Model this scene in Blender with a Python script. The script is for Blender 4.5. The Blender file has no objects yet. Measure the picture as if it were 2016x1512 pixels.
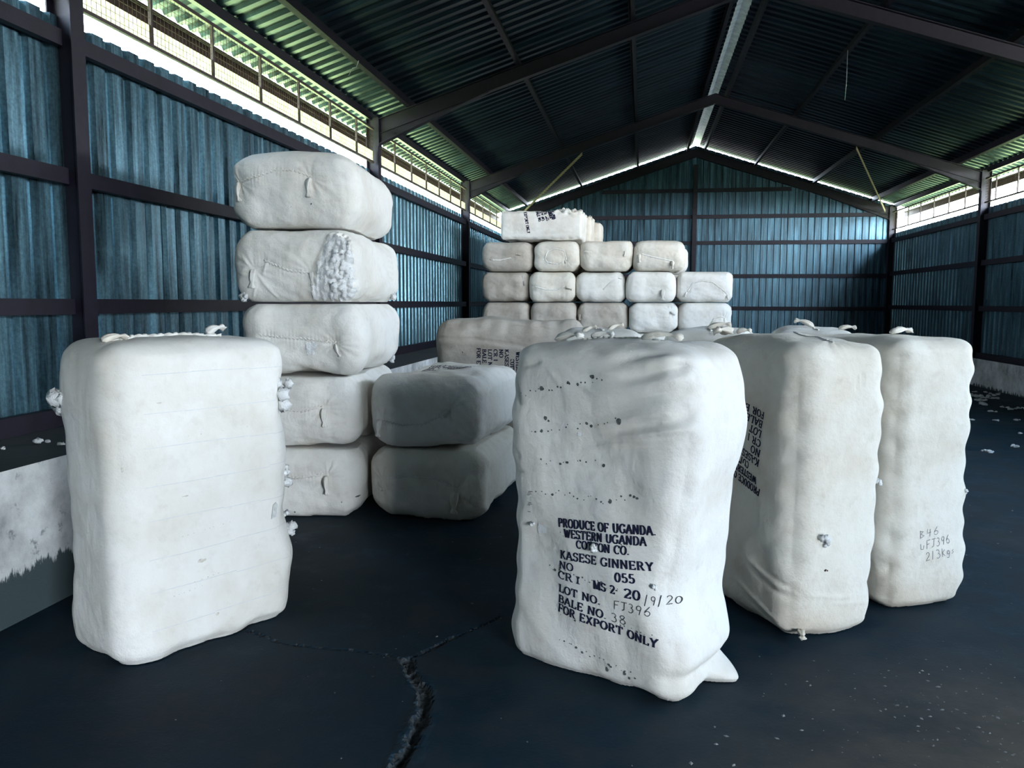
import bpy, math, random
import numpy as np
from mathutils import Vector, Matrix
from mathutils.bvhtree import BVHTree

scene = bpy.context.scene
COL = scene.collection

# ------------------------------------------------------------------ camera
F_PX, YAW, PIT, ROLL, EYE = 1600.0, math.radians(9.05), math.radians(5.73), math.radians(.17), 1.55
fw = Vector((-math.sin(YAW) * math.cos(PIT), math.cos(YAW) * math.cos(PIT), -math.sin(PIT)))
rt = Vector((math.cos(YAW), math.sin(YAW), 0))
up = rt.cross(fw)
r2 = rt * math.cos(ROLL) + up * math.sin(ROLL)
u2 = up * math.cos(ROLL) - rt * math.sin(ROLL)
cam_d = bpy.data.cameras.new('camera')
cam = bpy.data.objects.new('camera', cam_d)
COL.objects.link(cam)
cam_d.sensor_width = 36
cam_d.lens = F_PX / 2016 * 36
cam_d.clip_end = 300
mw = Matrix((r2, u2, -fw)).transposed().to_4x4()
mw.translation = Vector((0, 0, EYE))
cam.matrix_world = mw
scene.camera = cam

# ------------------------------------------------------------------ view, world, daylight
vs = scene.view_settings
scene.display_settings.display_device = 'sRGB'
vs.view_transform = 'Standard'
vs.look = 'None'
vs.gamma = 1
vs.use_curve_mapping = False
vs.exposure = 1.7

world = bpy.data.worlds.new('sky')
scene.world = world
world.use_nodes = True
wn = world.node_tree.nodes
wl = world.node_tree.links
wn.clear()
w_out = wn.new('ShaderNodeOutputWorld')
w_bg = wn.new('ShaderNodeBackground')
w_tc = wn.new('ShaderNodeTexCoord')
w_sep = wn.new('ShaderNodeSeparateXYZ')
w_map = wn.new('ShaderNodeMapRange')
w_ramp = wn.new('ShaderNodeValToRGB')
wl.new(w_tc.outputs['Generated'], w_sep.inputs[0])
wl.new(w_sep.outputs['Z'], w_map.inputs['Value'])
w_map.inputs['From Min'].default_value = -0.1
w_map.inputs['From Max'].default_value = 1.0
wl.new(w_map.outputs['Result'], w_ramp.inputs['Fac'])
e = w_ramp.color_ramp.elements
e[0].position = 0.05
e[0].color = (.93, .97, 1.0, 1)
e[1].position = 0.5
e[1].color = (.45, .62, .82, 1)
# low sky glow added facing the doorway, to strengthen the light through it
SUN_AZ, SUN_EL = math.radians(-57), math.radians(78)
w_dot = wn.new('ShaderNodeVectorMath')
w_dot.operation = 'DOT_PRODUCT'
wl.new(w_tc.outputs['Generated'], w_dot.inputs[0])
w_dot.inputs[1].default_value = (math.cos(SUN_AZ) * .98, math.sin(SUN_AZ) * .98, .2)
w_glow = wn.new('ShaderNodeMapRange')
w_glow.interpolation_type = 'SMOOTHSTEP'
w_glow.inputs['From Min'].default_value = .72
w_glow.inputs['From Max'].default_value = .98
w_glow.inputs['To Min'].default_value = 1.0
w_glow.inputs['To Max'].default_value = 3.0
wl.new(w_dot.outputs['Value'], w_glow.inputs['Value'])
w_mul = wn.new('ShaderNodeMath')
w_mul.operation = 'MULTIPLY'
wl.new(w_glow.outputs['Result'], w_mul.inputs[0])
w_mul.inputs[1].default_value = 8.0
wl.new(w_mul.outputs[0], w_bg.inputs['Strength'])
wl.new(w_ramp.outputs['Color'], w_bg.inputs['Color'])
wl.new(w_bg.outputs[0], w_out.inputs['Surface'])

XL_IN, XR_IN = -3.58, 6.25           # inner faces of the columns
RX, RZ, TAN = 1.335, 5.683, .325     # ridge, roof pitch
Y0, Y1, Y2, Y3, YE = -1.05, 4.80, 10.87, 16.73, 22.5
YB = -11.0
SL, SR = 3.8, 0.0                     # where the openings under the eaves begin, set out of view to shape the light
DOOR = (-8.8, -4.8, 3.4)              # big open doorway in the right wall: y0, y1, height


def portal(name, loc, rot, sx, sy):
    d = bpy.data.lights.new(name, 'AREA')
    d.shape = 'RECTANGLE'
    d.size, d.size_y = sx, sy
    d.cycles.is_portal = True
    o = bpy.data.objects.new(name, d)
    o.location, o.rotation_euler = loc, rot
    COL.objects.link(o)


# daylight enters through the doorway, the ventilation strips and an added opening
portal('doorway_daylight', (6.45, (DOOR[0] + DOOR[1]) / 2, DOOR[2] / 2), (0, math.radians(90), 0), DOOR[2], DOOR[1] - DOOR[0])
portal('strip_daylight_left', (-3.78, (SL + YE) / 2, 3.65), (0, math.radians(-90), 0), .6, YE - SL)
portal('strip_daylight_right', (6.45, (11 + YE) / 2, 3.65), (0, math.radians(90), 0), .6, YE - 11)
portal('added_opening_right', (6.45, (SR + 11) / 2, 3.4), (0, math.radians(90), 0), 1.05, 11 - SR)  # taller gap in the unseen right wall, added to light the bales
sun_d = bpy.data.lights.new('sun', 'SUN')
sun_d.energy = 42.0
sun_d.angle = math.radians(2)
sun_d.color = (1.0, .97, .92)
sun = bpy.data.objects.new('sun', sun_d)
sun.rotation_euler = (0, math.pi / 2 - SUN_EL, SUN_AZ)
COL.objects.link(sun)


# ------------------------------------------------------------------ helpers
def tag(o, label=None, cat=None, group=None, kind=None):
    if label: o['label'] = label
    if cat: o['category'] = cat
    if group: o['group'] = group
    if kind: o['kind'] = kind
    return o


def link(name, verts, faces, mat, parent=None, smooth=False):
    me = bpy.data.meshes.new(name)
    me.from_pydata([tuple(v) for v in verts], [], [tuple(f) for f in faces])
    me.validate()
    me.materials.append(mat)
    if smooth:
        me.polygons.foreach_set('use_smooth', [True] * len(me.polygons))
    me.update()
    o = bpy.data.objects.new(name, me)
    COL.objects.link(o)
    if parent: o.parent = parent
    return o


def empty(name, loc, rz=0):
    o = bpy.data.objects.new(name, None)
    o.empty_display_size = .1
    o.location = loc
    o.rotation_euler = (0, 0, rz)
    COL.objects.link(o)
    return o


class MB:
    def __init__(s): s.v, s.f = [], []

    def add(s, v, f):
        n = len(s.v)
        s.v += [tuple(p) for p in v]
        s.f += [tuple(i + n for i in q) for q in f]

    def box(s, x0, x1, y0, y1, z0, z1):
        s.add([(x0, y0, z0), (x1, y0, z0), (x1, y1, z0), (x0, y1, z0), (x0, y0, z1), (x1, y0, z1), (x1, y1, z1), (x0, y1, z1)],
              [(0, 3, 2, 1), (4, 5, 6, 7), (0, 1, 5, 4), (1, 2, 6, 5), (2, 3, 7, 6), (3, 0, 4, 7)])

    def prism(s, poly, o, du, dv, dw):
        """closed 2-D polygon in (du, dv) extruded along dw"""
        o, du, dv, dw = Vector(o), Vector(du), Vector(dv), Vector(dw)
        n = len(poly)
        a = [o + du * p[0] + dv * p[1] for p in poly]
        v = a + [p + dw for p in a]
        f = [(i, (i + 1) % n, (i + 1) % n + n, i + n) for i in range(n)]
        f += [tuple(range(n))[::-1], tuple(range(n, 2 * n))]
        s.add(v, f)

    def tube(s, pts, r, seg=8, cap=True):
        pts = [Vector(p) for p in pts]
        rs = r if hasattr(r, '__len__') else [r] * len(pts)
        rings = []
        ref = None
        for i, p in enumerate(pts):
            t = (pts[min(i + 1, len(pts) - 1)] - pts[max(i - 1, 0)]).normalized()
            if ref is None:
                ref = Vector((0, 0, 1)) if abs(t.z) < .8 else Vector((1, 0, 0))
            a = t.cross(ref).normalized()
            b = a.cross(t).normalized()
            ref = b
            rings.append([p + (a * math.cos(2 * math.pi * k / seg) + b * math.sin(2 * math.pi * k / seg)) * rs[i] for k in range(seg)])
        v = [q for ring in rings for q in ring]
        f = []
        for i in range(len(rings) - 1):
            for k in range(seg):
                f.append((i * seg + k, i * seg + (k + 1) % seg, (i + 1) * seg + (k + 1) % seg, (i + 1) * seg + k))
        if cap:
            f.append(tuple(range(seg))[::-1])
            f.append(tuple(range((len(rings) - 1) * seg, len(rings) * seg)))
        s.add(v, f)

    def build(s, name, mat, parent=None, smooth=False):
        return link(name, s.v, s.f, mat, parent, smooth)


# ------------------------------------------------------------------ materials
def new_mat(name):
    m = bpy.data.materials.new(name)
    m.use_nodes = True
    nt = m.node_tree
    b = nt.nodes['Principled BSDF']
    return m, nt, b


def N(nt, kind, **kw):
    n = nt.nodes.new(kind)
    for k, v in kw.items():
        if k.startswith('_'):
            setattr(n, k[1:], v)
        else:
            n.inputs[k.replace('__', ' ')].default_value = v
    return n


def coords(nt, scale=(1, 1, 1), kind='Object'):
    tc = nt.nodes.new('ShaderNodeTexCoord')
    mp = nt.nodes.new('ShaderNodeMapping')
    mp.inputs['Scale'].default_value = scale
    nt.links.new(tc.outputs[kind], mp.inputs['Vector'])
    return mp.outputs['Vector']


def noise(nt, vec, scale, detail=4, rough=.55):
    n = nt.nodes.new('ShaderNodeTexNoise')
    n.inputs['Scale'].default_value = scale
    n.inputs['Detail'].default_value = detail
    n.inputs['Roughness'].default_value = rough
    nt.links.new(vec, n.inputs['Vector'])
    return n.outputs['Fac']


def ramp(nt, fac, stops):
    r = nt.nodes.new('ShaderNodeValToRGB')
    el = r.color_ramp.elements
    while len(el) < len(stops): el.new(.5)
    for i, (p, c) in enumerate(stops):
        el[i].position = p
        el[i].color = (*c, 1) if len(c) == 3 else c
    nt.links.new(fac, r.inputs['Fac'])
    return r.outputs['Color']


def mixc(nt, fac, a, b, mode='MIX'):
    m = nt.nodes.new('ShaderNodeMix')
    m.data_type = 'RGBA'
    m.blend_type = mode
    if isinstance(fac, (int, float)):
        m.inputs[0].default_value = fac
    else:
        nt.links.new(fac, m.inputs[0])
    for s, x in ((6, a), (7, b)):
        if isinstance(x, tuple):
            m.inputs[s].default_value = (*x, 1)
        else:
            nt.links.new(x, m.inputs[s])
    return m.outputs[2]


def bump(nt, b, h, strength=.3, dist=.01):
    n = nt.nodes.new('ShaderNodeBump')
    n.inputs['Strength'].default_value = strength
    n.inputs['Distance'].default_value = dist
    nt.links.new(h, n.inputs['Height'])
    nt.links.new(n.outputs['Normal'], b.inputs['Normal'])


def mat_cloth(name, base, stain, dirty=.5):
    m, nt, b = new_mat(name)
    v = coords(nt)
    big = noise(nt, v, 3.2, 5, .6)
    mid = noise(nt, v, 11, 6, .65)
    c = mixc(nt, ramp(nt, big, [(.42, (0, 0, 0)), (.68, (dirty, dirty, dirty))]), base, stain)
    c = mixc(nt, ramp(nt, mid, [(.55, (0, 0, 0)), (.75, (dirty * .6,) * 3)]), c, tuple(x * .82 for x in stain))
    nt.links.new(c, b.inputs['Base Color'])
    b.inputs['Roughness'].default_value = .92
    b.inputs['Specular IOR Level'].default_value = .15
    fine = noise(nt, v, 160, 3, .6)
    wr = noise(nt, v, 22, 5, .6)
    add = nt.nodes.new('ShaderNodeMath')
    add.operation = 'MULTIPLY_ADD'
    nt.links.new(fine, add.inputs[0])
    add.inputs[1].default_value = .12
    nt.links.new(wr, add.inputs[2])
    bump(nt, b, add.outputs[0], .5, .014)
    return m


def mat_plain(name, col, rough=.7, metal=0, var=.25, scale=8, bumps=.15, spec=.3):
    m, nt, b = new_mat(name)
    v = coords(nt)
    n = noise(nt, v, scale, 5, .6)
    c = ramp(nt, n, [(.3, tuple(x * (1 - var) for x in col)), (.7, tuple(min(1, x * (1 + var)) for x in col))])
    nt.links.new(c, b.inputs['Base Color'])
    b.inputs['Roughness'].default_value = rough
    b.inputs['Metallic'].default_value = metal
    b.inputs['Specular IOR Level'].default_value = spec
    if bumps: bump(nt, b, noise(nt, v, scale * 6, 3), bumps, .01)
    return m


def mat_sheet(name, col, rough, metal, axis, spangle=.5):
    """galvanised sheet: vertical streaks, spangle and a slightly different tone per sheet"""
    m, nt, b = new_mat(name)
    sc = {'y': (.3, 9, .5), 'x': (9, .3, .5)}[axis]
    streak = noise(nt, coords(nt, sc), 2.0, 5, .65)
    v = coords(nt)
    sp = noise(nt, v, 45, 2, .7)
    sep = nt.nodes.new('ShaderNodeSeparateXYZ')
    nt.links.new(v, sep.inputs[0])
    fl = nt.nodes.new('ShaderNodeMath'); fl.operation = 'SNAP'
    nt.links.new(sep.outputs['Y' if axis == 'y' else 'X'], fl.inputs[0])
    fl.inputs[1].default_value = .82
    wn_ = nt.nodes.new('ShaderNodeTexWhiteNoise'); wn_.noise_dimensions = '1D'
    nt.links.new(fl.outputs[0], wn_.inputs['W'])
    dark = tuple(x * .38 for x in col)
    lite = tuple(min(1, x * 1.9) for x in col)
    c = ramp(nt, streak, [(.34, dark), (.5, col), (.66, lite)])
    c = mixc(nt, spangle, c, ramp(nt, sp, [(.35, (.35, .35, .35)), (.65, (1, 1, 1))]), 'MULTIPLY')
    c = mixc(nt, .5, c, ramp(nt, wn_.outputs['Value'], [(0, (.6, .6, .6)), (1, (1, 1, 1))]), 'MULTIPLY')
    nt.links.new(c, b.inputs['Base Color'])
    b.inputs['Metallic'].default_value = metal
    r = nt.nodes.new('ShaderNodeMapRange')
    nt.links.new(streak, r.inputs['Value'])
    r.inputs['To Min'].default_value = rough - .12
    r.inputs['To Max'].default_value = rough + .15
    nt.links.new(r.outputs['Result'], b.inputs['Roughness'])
    bump(nt, b, sp, .12, .004)
    return m


CLOTH = mat_cloth('cream_cotton_cloth', (.72, .71, .675), (.56, .51, .43), .55)
CLOTH_WARM = mat_cloth('stained_cotton_cloth', (.69, .66, .59), (.54, .46, .36), .6)
CLOTH_OLD = mat_cloth('dusty_shaded_cotton_cloth', (.46, .425, .375), (.31, .265, .215), .7)  # dust tone, darkened further for the shaded left bales of the far stack
COTTON = mat_plain('raw_cotton', (.76, .77, .77), .95, 0, .08, 30, .8, .05)
SEAM = mat_plain('seam_thread', (.55, .52, .46), .95, 0, .3, 60, .3, .1)
HOLE = mat_plain('hole_shadow_cloth', (.10, .11, .11), .95, 0, .6, 120, 0, .05)
INK = mat_plain('blue_black_ink', (.010, .012, .035), .8, 0, .5, 60, 0, .2)
PENCIL = mat_plain('pencil_marks', (.20, .20, .20), .9, 0, .3, 60, 0, .1)
BAND = mat_plain('band_showing_through', (.60, .605, .60), .9, 0, .08, 30, 0, .1)
PEN = mat_plain('marker_ink', (.05, .055, .06), .8, 0, .5, 60, 0, .2)
STEEL = mat_plain('red_oxide_painted_steel', (.007, .0045, .012), .55, 0, .45, 12, .1, .35)
RAIL = mat_plain('dark_mesh_frame_steel', (.05, .035, .035), .6, 0, .4, 20, .1, .3)
WIRE = mat_plain('rusty_mesh_wire', (.035, .014, .008), .7, .3, .3, 30, 0, .3)
FASCIA = mat_plain('brown_painted_fascia', (.028, .013, .009), .6, 0, .3, 6, .1, .3)
BRACE = mat_plain('tan_painted_bar', (.26, .19, .13), .6, 0, .3, 9, .1, .3)
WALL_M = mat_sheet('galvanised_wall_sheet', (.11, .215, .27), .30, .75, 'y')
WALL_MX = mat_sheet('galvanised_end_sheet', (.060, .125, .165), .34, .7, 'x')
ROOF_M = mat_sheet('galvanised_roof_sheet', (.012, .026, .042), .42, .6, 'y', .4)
CAP_M = mat_plain('grey_ridge_cap', (.5, .53, .54), .5, .5, .3, 9, .1)


def mat_plinth():
    m, nt, b = new_mat('whitewashed_concrete')
    v = coords(nt)
    n1 = noise(nt, v, 2.2, 6, .65)
    n2 = noise(nt, v, 9, 6, .7)
    c = ramp(nt, n1, [(.30, (.20, .21, .21)), (.46, (.46, .47, .47)), (.62, (.66, .68, .68))])
    c = mixc(nt, ramp(nt, n2, [(.60, (0, 0, 0)), (.70, (.8, .8, .8))]), c, (.12, .13, .13))
    # bare dark splash zone at the foot with a ragged edge
    sep = nt.nodes.new('ShaderNodeSeparateXYZ')
    nt.links.new(v, sep.inputs[0])
    ma = nt.nodes.new('ShaderNodeMath'); ma.operation = 'MULTIPLY_ADD'
    nt.links.new(noise(nt, coords(nt, (1, 5, 1)), 3, 6, .7), ma.inputs[0])
    ma.inputs[1].default_value = -.30
    nt.links.new(sep.outputs['Z'], ma.inputs[2])
    at = nt.nodes.new('ShaderNodeAttribute')
    at.attribute_type = 'OBJECT'
    at.attribute_name = 'splash'
    su = nt.nodes.new('ShaderNodeMath'); su.operation = 'SUBTRACT'
    nt.links.new(ma.outputs[0], su.inputs[0])
    nt.links.new(at.outputs['Fac'], su.inputs[1])
    c = mixc(nt, ramp(nt, su.outputs[0], [(0, (1, 1, 1)), (.02, (0, 0, 0))]), c, (.035, .055, .06))
    # years of dirt lying on the ledge
    ge = nt.nodes.new('ShaderNodeNewGeometry')
    sn = nt.nodes.new('ShaderNodeSeparateXYZ')
    nt.links.new(ge.outputs['True Normal'], sn.inputs[0])
    c = mixc(nt, ramp(nt, sn.outputs['Z'], [(.6, (0, 0, 0)), (.8, (1, 1, 1))]), c, mixc(nt, n1, (.02, .032, .04), (.05, .06, .065)))
    nt.links.new(c, b.inputs['Base Color'])
    b.inputs['Roughness'].default_value = .9
    bump(nt, b, n2, .4, .02)
    return m


PLINTH = mat_plinth()


def mat_floor():
    m, nt, b = new_mat('dark_concrete_floor')
    v = coords(nt)
    n1 = noise(nt, v, .55, 5, .6)
    n2 = noise(nt, v, 3.5, 7, .7)
    n3 = noise(nt, v, 60, 4, .7)
    # brown dust and the doorway's pool of light, painted as one soft patch
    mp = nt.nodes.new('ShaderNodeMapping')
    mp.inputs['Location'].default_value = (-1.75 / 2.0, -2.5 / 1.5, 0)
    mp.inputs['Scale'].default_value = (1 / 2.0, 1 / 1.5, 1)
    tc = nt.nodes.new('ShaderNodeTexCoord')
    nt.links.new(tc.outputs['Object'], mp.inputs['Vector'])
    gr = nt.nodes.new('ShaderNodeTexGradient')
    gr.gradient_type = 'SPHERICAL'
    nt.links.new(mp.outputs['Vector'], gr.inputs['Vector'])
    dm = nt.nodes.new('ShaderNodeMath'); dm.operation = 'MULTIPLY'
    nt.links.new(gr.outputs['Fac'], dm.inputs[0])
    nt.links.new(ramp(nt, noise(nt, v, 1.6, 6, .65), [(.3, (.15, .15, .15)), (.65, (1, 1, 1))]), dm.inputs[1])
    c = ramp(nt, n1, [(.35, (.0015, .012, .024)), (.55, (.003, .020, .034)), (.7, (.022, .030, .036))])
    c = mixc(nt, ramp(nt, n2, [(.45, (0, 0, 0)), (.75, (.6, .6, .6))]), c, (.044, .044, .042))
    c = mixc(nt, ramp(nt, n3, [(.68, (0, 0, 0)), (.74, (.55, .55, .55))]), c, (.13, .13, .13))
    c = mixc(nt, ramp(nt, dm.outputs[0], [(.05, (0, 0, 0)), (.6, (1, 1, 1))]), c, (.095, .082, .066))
    nt.links.new(c, b.inputs['Base Color'])
    r = ramp(nt, n2, [(.3, (.55, .55, .55)), (.7, (.8, .8, .8))])
    nt.links.new(r, b.inputs['Roughness'])
    b.inputs['Specular IOR Level'].default_value = .15
    bump(nt, b, n3, .3, .006)
    return m


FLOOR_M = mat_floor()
CRACK_M = mat_plain('crumbled_concrete', (.075, .085, .09), .95, 0, .7, 70, .9, .1)
GROUND_M = mat_plain('dark_outer_ground', (.06, .09, .04), .95, 0, .4, .6, 0, .1)
GRASS_M = mat_plain('pale_bounce_grass', (.34, .46, .20), .95, 0, .25, 1.5, 0, .1)
APRON_M = mat_plain('sandy_yard', (.44, .43, .40), .95, 0, .2, .8, 0, .1)


def mat_strip():
    m, nt, b = new_mat('cream_strip_stand_in')
    out = nt.nodes['Material Output']
    nt.nodes.remove(b)
    d = nt.nodes.new('ShaderNodeBsdfTranslucent')
    n = noise(nt, coords(nt), 7, 4)
    nt.links.new(ramp(nt, n, [(.3, (.40, .375, .31)), (.7, (.47, .45, .385))]), d.inputs['Color'])
    nt.links.new(d.outputs[0], out.inputs['Surface'])
    return m


STRIP_M = mat_strip()


# ------------------------------------------------------------------ building shell
def zroof(x): return RZ + .08 - TAN * abs(x - RX)     # underside of the roof sheets


def zpurl(x): return RZ - TAN * abs(x - RX)


def corrug(y0, y1, pitch, rib, depth, edge):
    """trapezoid profile along one axis: list of (pos, offset)"""
    out = []
    y = y0
    while y < y1 - 1e-6:
        out += [(y, 0), (y + pitch - rib - 2 * edge, 0), (y + pitch - rib - edge, depth), (y + pitch - edge, depth)]
        y += pitch
    out.append((y1, 0))
    return [(min(p, y1), d) for p, d in out]


def wall_sheet(name, x, prof_sign, spans, mat):
    mb = MB()
    for (ya, yb, za, zb) in spans:
        pr = corrug(ya, yb, .2, .055, .034 * prof_sign, .014)
        v, f = [], []
        zs = [za, zb]
        for (p, d) in pr:
            for z in zs: v.append((x + d, p, z))
        for i in range(len(pr) - 1):
            f.append((2 * i, 2 * i + 2, 2 * i + 3, 2 * i + 1))
        mb.add(v, f)
    return tag(mb.build(name, mat), kind='structure')


wall_sheet('wall_left', -3.72, -1, [(SL, YE + .1, .74, 3.36), (YB, SL, .74, zroof(-3.72))], WALL_M)
wall_sheet('wall_right', 6.39, 1, [(11, YE + .1, .5, 3.36), (SR, 11, .5, 2.9), (DOOR[1], SR, .5, zroof(6.39)), (DOOR[0], DOOR[1], DOOR[2], zroof(6.39)), (YB, DOOR[0], .0, zroof(6.39))], WALL_M)  # near right sheets stop low to leave the added opening
# end wall with its gable
pr = corrug(-3.72, 6.39, .17, .035, .042, .010)
v, f = [], []
for (p, d) in pr:
    v += [(p, YE + .12 + d, .5), (p, YE + .12 + d, zroof(p) - .05)]
for i in range(len(pr) - 1):
    f.append((2 * i, 2 * i + 2, 2 * i + 3, 2 * i + 1))
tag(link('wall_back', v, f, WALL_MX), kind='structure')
mb = MB()
mb.box(-3.72, 6.39, YE + .02, YE + .28, 0, .52)
o = tag(mb.build('baseboard_back', PLINTH), kind='structure'); o['splash'] = -.1
# wall behind the camera
mb = MB()
mb.add([(-3.72, YB, 0), (6.39, YB, 0), (6.39, YB, zroof(6.39)), (RX, YB, zroof(RX)), (-3.72, YB, zroof(-3.72))], [(0, 1, 2, 3, 4)])
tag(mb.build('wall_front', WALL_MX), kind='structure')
# concrete plinths
mb = MB()
mb.box(-3.9, -2.96, YB, YE + .02, -.05, .75)
o = tag(mb.build('baseboard_left', PLINTH), kind='structure'); o['splash'] = .09
mb = MB()
mb.box(6.26, 6.55, DOOR[1], YE + .02, -.05, .52)
o = tag(mb.build('baseboard_right', PLINTH), kind='structure'); o['splash'] = -.13

# roof sheets: both slopes and their eave overhang
mb = MB()
for sgn in (-1, 1):
    pr = corrug(YB - .3, YE + .19, .2, .07, .03, .03)
    x_in, x_out = RX + sgn * .10, RX + sgn * 5.44
    v, f = [], []
    for (p, d) in pr:
        for x in (x_in, x_out): v.append((x, p, zroof(x) + d))
    for i in range(len(pr) - 1):
        f.append((2 * i, 2 * i + 2, 2 * i + 3, 2 * i + 1))
    mb.add(v, f)
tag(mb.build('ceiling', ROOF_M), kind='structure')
mb = MB()
for sgn in (-1, 1):
    z0 = zroof(RX) + .07
    mb.add([(RX, YB - .3, z0 + .02), (RX + sgn * .3, YB - .3, z0 - .09), (RX + sgn * .3, YE + .5, z0 - .09), (RX, YE + .5, z0 + .02)], [(0, 1, 2, 3)])
tag(mb.build('ridge_cap', CAP_M), 'pale folded metal cap running along the ridge of the roof', 'ridge cap')


# floor with the broken crack modelled in a finer patch
crack_m = [[(-1.95, 3.56), (-1.848, 3.492), (-1.58, 3.355), (-1.43, 3.347), (-1.236, 3.341), (-1.064, 3.316), (-.985, 3.283)],
           [(-.665, 3.83), (-.75, 3.682), (-.825, 3.573), (-.89, 3.448), (-.938, 3.363), (-.985, 3.283)],
           [(-.985, 3.283), (-.937, 3.182), (-.865, 3.064), (-.811, 2.961), (-.786, 2.868), (-.784, 2.773), (-.785, 2.684), (-.773, 2.601), (-.778, 2.521), (-.776, 2.431), (-.79, 2.25)]]
CR_W = [.010, .014, .030]
PX0, PX1, PY0, PY1 = -2.1, -.2, 2.15, 4.05


def seg_dist(P, line):
    best = np.full(len(P), 9.)
    for (a, b) in zip(line[:-1], line[1:]):
        a, b = np.array(a), np.array(b)
        d = b - a
        t = np.clip(((P - a) @ d) / (d @ d), 0, 1)
        q = a + t[:, None] * d
        best = np.minimum(best, np.hypot(*(P - q).T))
    return best


rng = np.random.default_rng(5)
KW = rng.normal(size=(40, 3))
KW /= np.linalg.norm(KW, axis=1)[:, None]
KP = rng.uniform(0, 6.28, 40)


def wave(P, scale, seed=0, k=10):
    """smooth pseudo-noise in about -1..1"""
    r = np.random.default_rng(100 + seed)
    idx = r.permutation(40)[:k]
    ph = r.uniform(0, 6.28, k)
    f_ = r.uniform(.7, 1.5, k) / scale * 6.28
    return np.sin((P @ KW[idx].T) * f_ + ph).sum(1) / math.sqrt(k) * .8


nx, ny = 170, 170
gx, gy = np.meshgrid(np.linspace(PX0, PX1, nx + 1), np.linspace(PY0, PY1, ny + 1), indexing='ij')
P2 = np.stack([gx.ravel(), gy.ravel()], 1)
P3 = np.c_[P2, np.zeros(len(P2))]
z = np.zeros(len(P2))
jit = wave(P3, .09, 1) * .012 + wave(P3, .035, 2) * .006
for line, w in zip(crack_m, CR_W):
    d = seg_dist(P2, line) + jit * (w / .03)
    taper = np.clip(np.minimum.reduce([P2[:, 0] - PX0, PX1 - P2[:, 0], P2[:, 1] - PY0, PY1 - P2[:, 1]]) / .06, 0, 1)
    t = np.clip((w - d) / (w * .45), 0, 1)
    lip = np.exp(-((d - w * 1.25) / (w * .5)) ** 2) * w * .14
    z = np.minimum(z, -(t * t * (3 - 2 * t)) * w * .55 * taper) + lip * (z > -1e-4) * taper
inside = z < -.002
z += inside * (wave(P3, .024, 3) * .006 + wave(P3, .05, 4) * .005)
idx = np.arange((nx + 1) * (ny + 1)).reshape(nx + 1, ny + 1)
fcs = np.stack([idx[:-1, :-1], idx[1:, :-1], idx[1:, 1:], idx[:-1, 1:]], -1).reshape(-1, 4)
fl = MB()
fl.add(np.c_[P2, z], fcs.tolist())
for (x0, x1, y0, y1) in ((-3.9, PX0, YB, YE + .2), (PX1, 6.6, YB, YE + .2), (PX0, PX1, YB, PY0), (PX0, PX1, PY1, YE + .2)):
    fl.add([(x0, y0, 0), (x1, y0, 0), (x1, y1, 0), (x0, y1, 0)], [(0, 1, 2, 3)])
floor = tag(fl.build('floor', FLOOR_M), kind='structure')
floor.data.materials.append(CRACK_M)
zc = z[fcs].mean(1)
mi = np.zeros(len(floor.data.polygons), dtype=np.int32)
mi[:len(zc)] = (zc < -.004).astype(np.int32)
floor.data.polygons.foreach_set('material_index', mi)

# unseen ground outside, made pale by the walls to bounce light in, dark beyond
mb = MB()
mb.add([(-70, -70, -.08), (70, -70, -.08), (70, 90, -.08), (-70, 90, -.08)], [(0, 1, 2, 3)])
tag(mb.build('ground_outside', GROUND_M), kind='structure')
mb = MB()
mb.add([(-8.6, YB, -.06), (-3.95, YB, -.06), (-3.95, YE + 4, -.06), (-8.6, YE + 4, -.06)], [(0, 1, 2, 3)])
mb.add([(6.6, 6, -.06), (11.2, 6, -.06), (11.2, YE + 4, -.06), (6.6, YE + 4, -.06)], [(0, 1, 2, 3)])
tag(mb.build('ground_grass', GRASS_M), kind='structure')
mb = MB()
mb.add([(6.6, -14, -.05), (19, -14, -.05), (19, 6, -.05), (6.6, 6, -.05)], [(0, 1, 2, 3)])
tag(mb.build('ground_yard', APRON_M), kind='structure')


# ------------------------------------------------------------------ steel frame
def i_profile(w, d, tf=.010, tw=.008):
    a, b, c = w / 2, d / 2, tw / 2
    return [(-a, -b), (a, -b), (a, -b + tf), (c, -b + tf), (c, b - tf), (a, b - tf), (a, b), (-a, b), (-a, b - tf), (-c, b - tf), (-c, -b + tf), (-a, -b + tf)]


def c_profile(w, h, lip=.02, t=.005):
    return [(0, 0), (w, 0), (w, lip), (w - t, lip), (w - t, t), (t, t), (t, h - t), (w - t, h - t), (w - t, h - lip), (w, h - lip), (w, h), (0, h)]


ORD = ['first', 'second', 'third', 'fourth']


def column(x_in, sgn, y, z0, z1, label):
    """I column, flange facing inwards; sgn = -1 for the left wall"""
    mb = MB()
    xc = x_in + sgn * .085
    mb.prism(i_profile(.13, .17), (xc, y + .065, z0), (0, 1, 0), (1, 0, 0), (0, 0, z1 - z0))
    o = mb.build('steel_column', STEEL)
    tag(o, label, 'column', 'steel wall columns')
    mb = MB()
    mb.box(xc - .11, xc + .11, y - .03, y + .14, z0 - .012, z0)
    mb.build('base_plate', STEEL, o)
    return o


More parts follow.
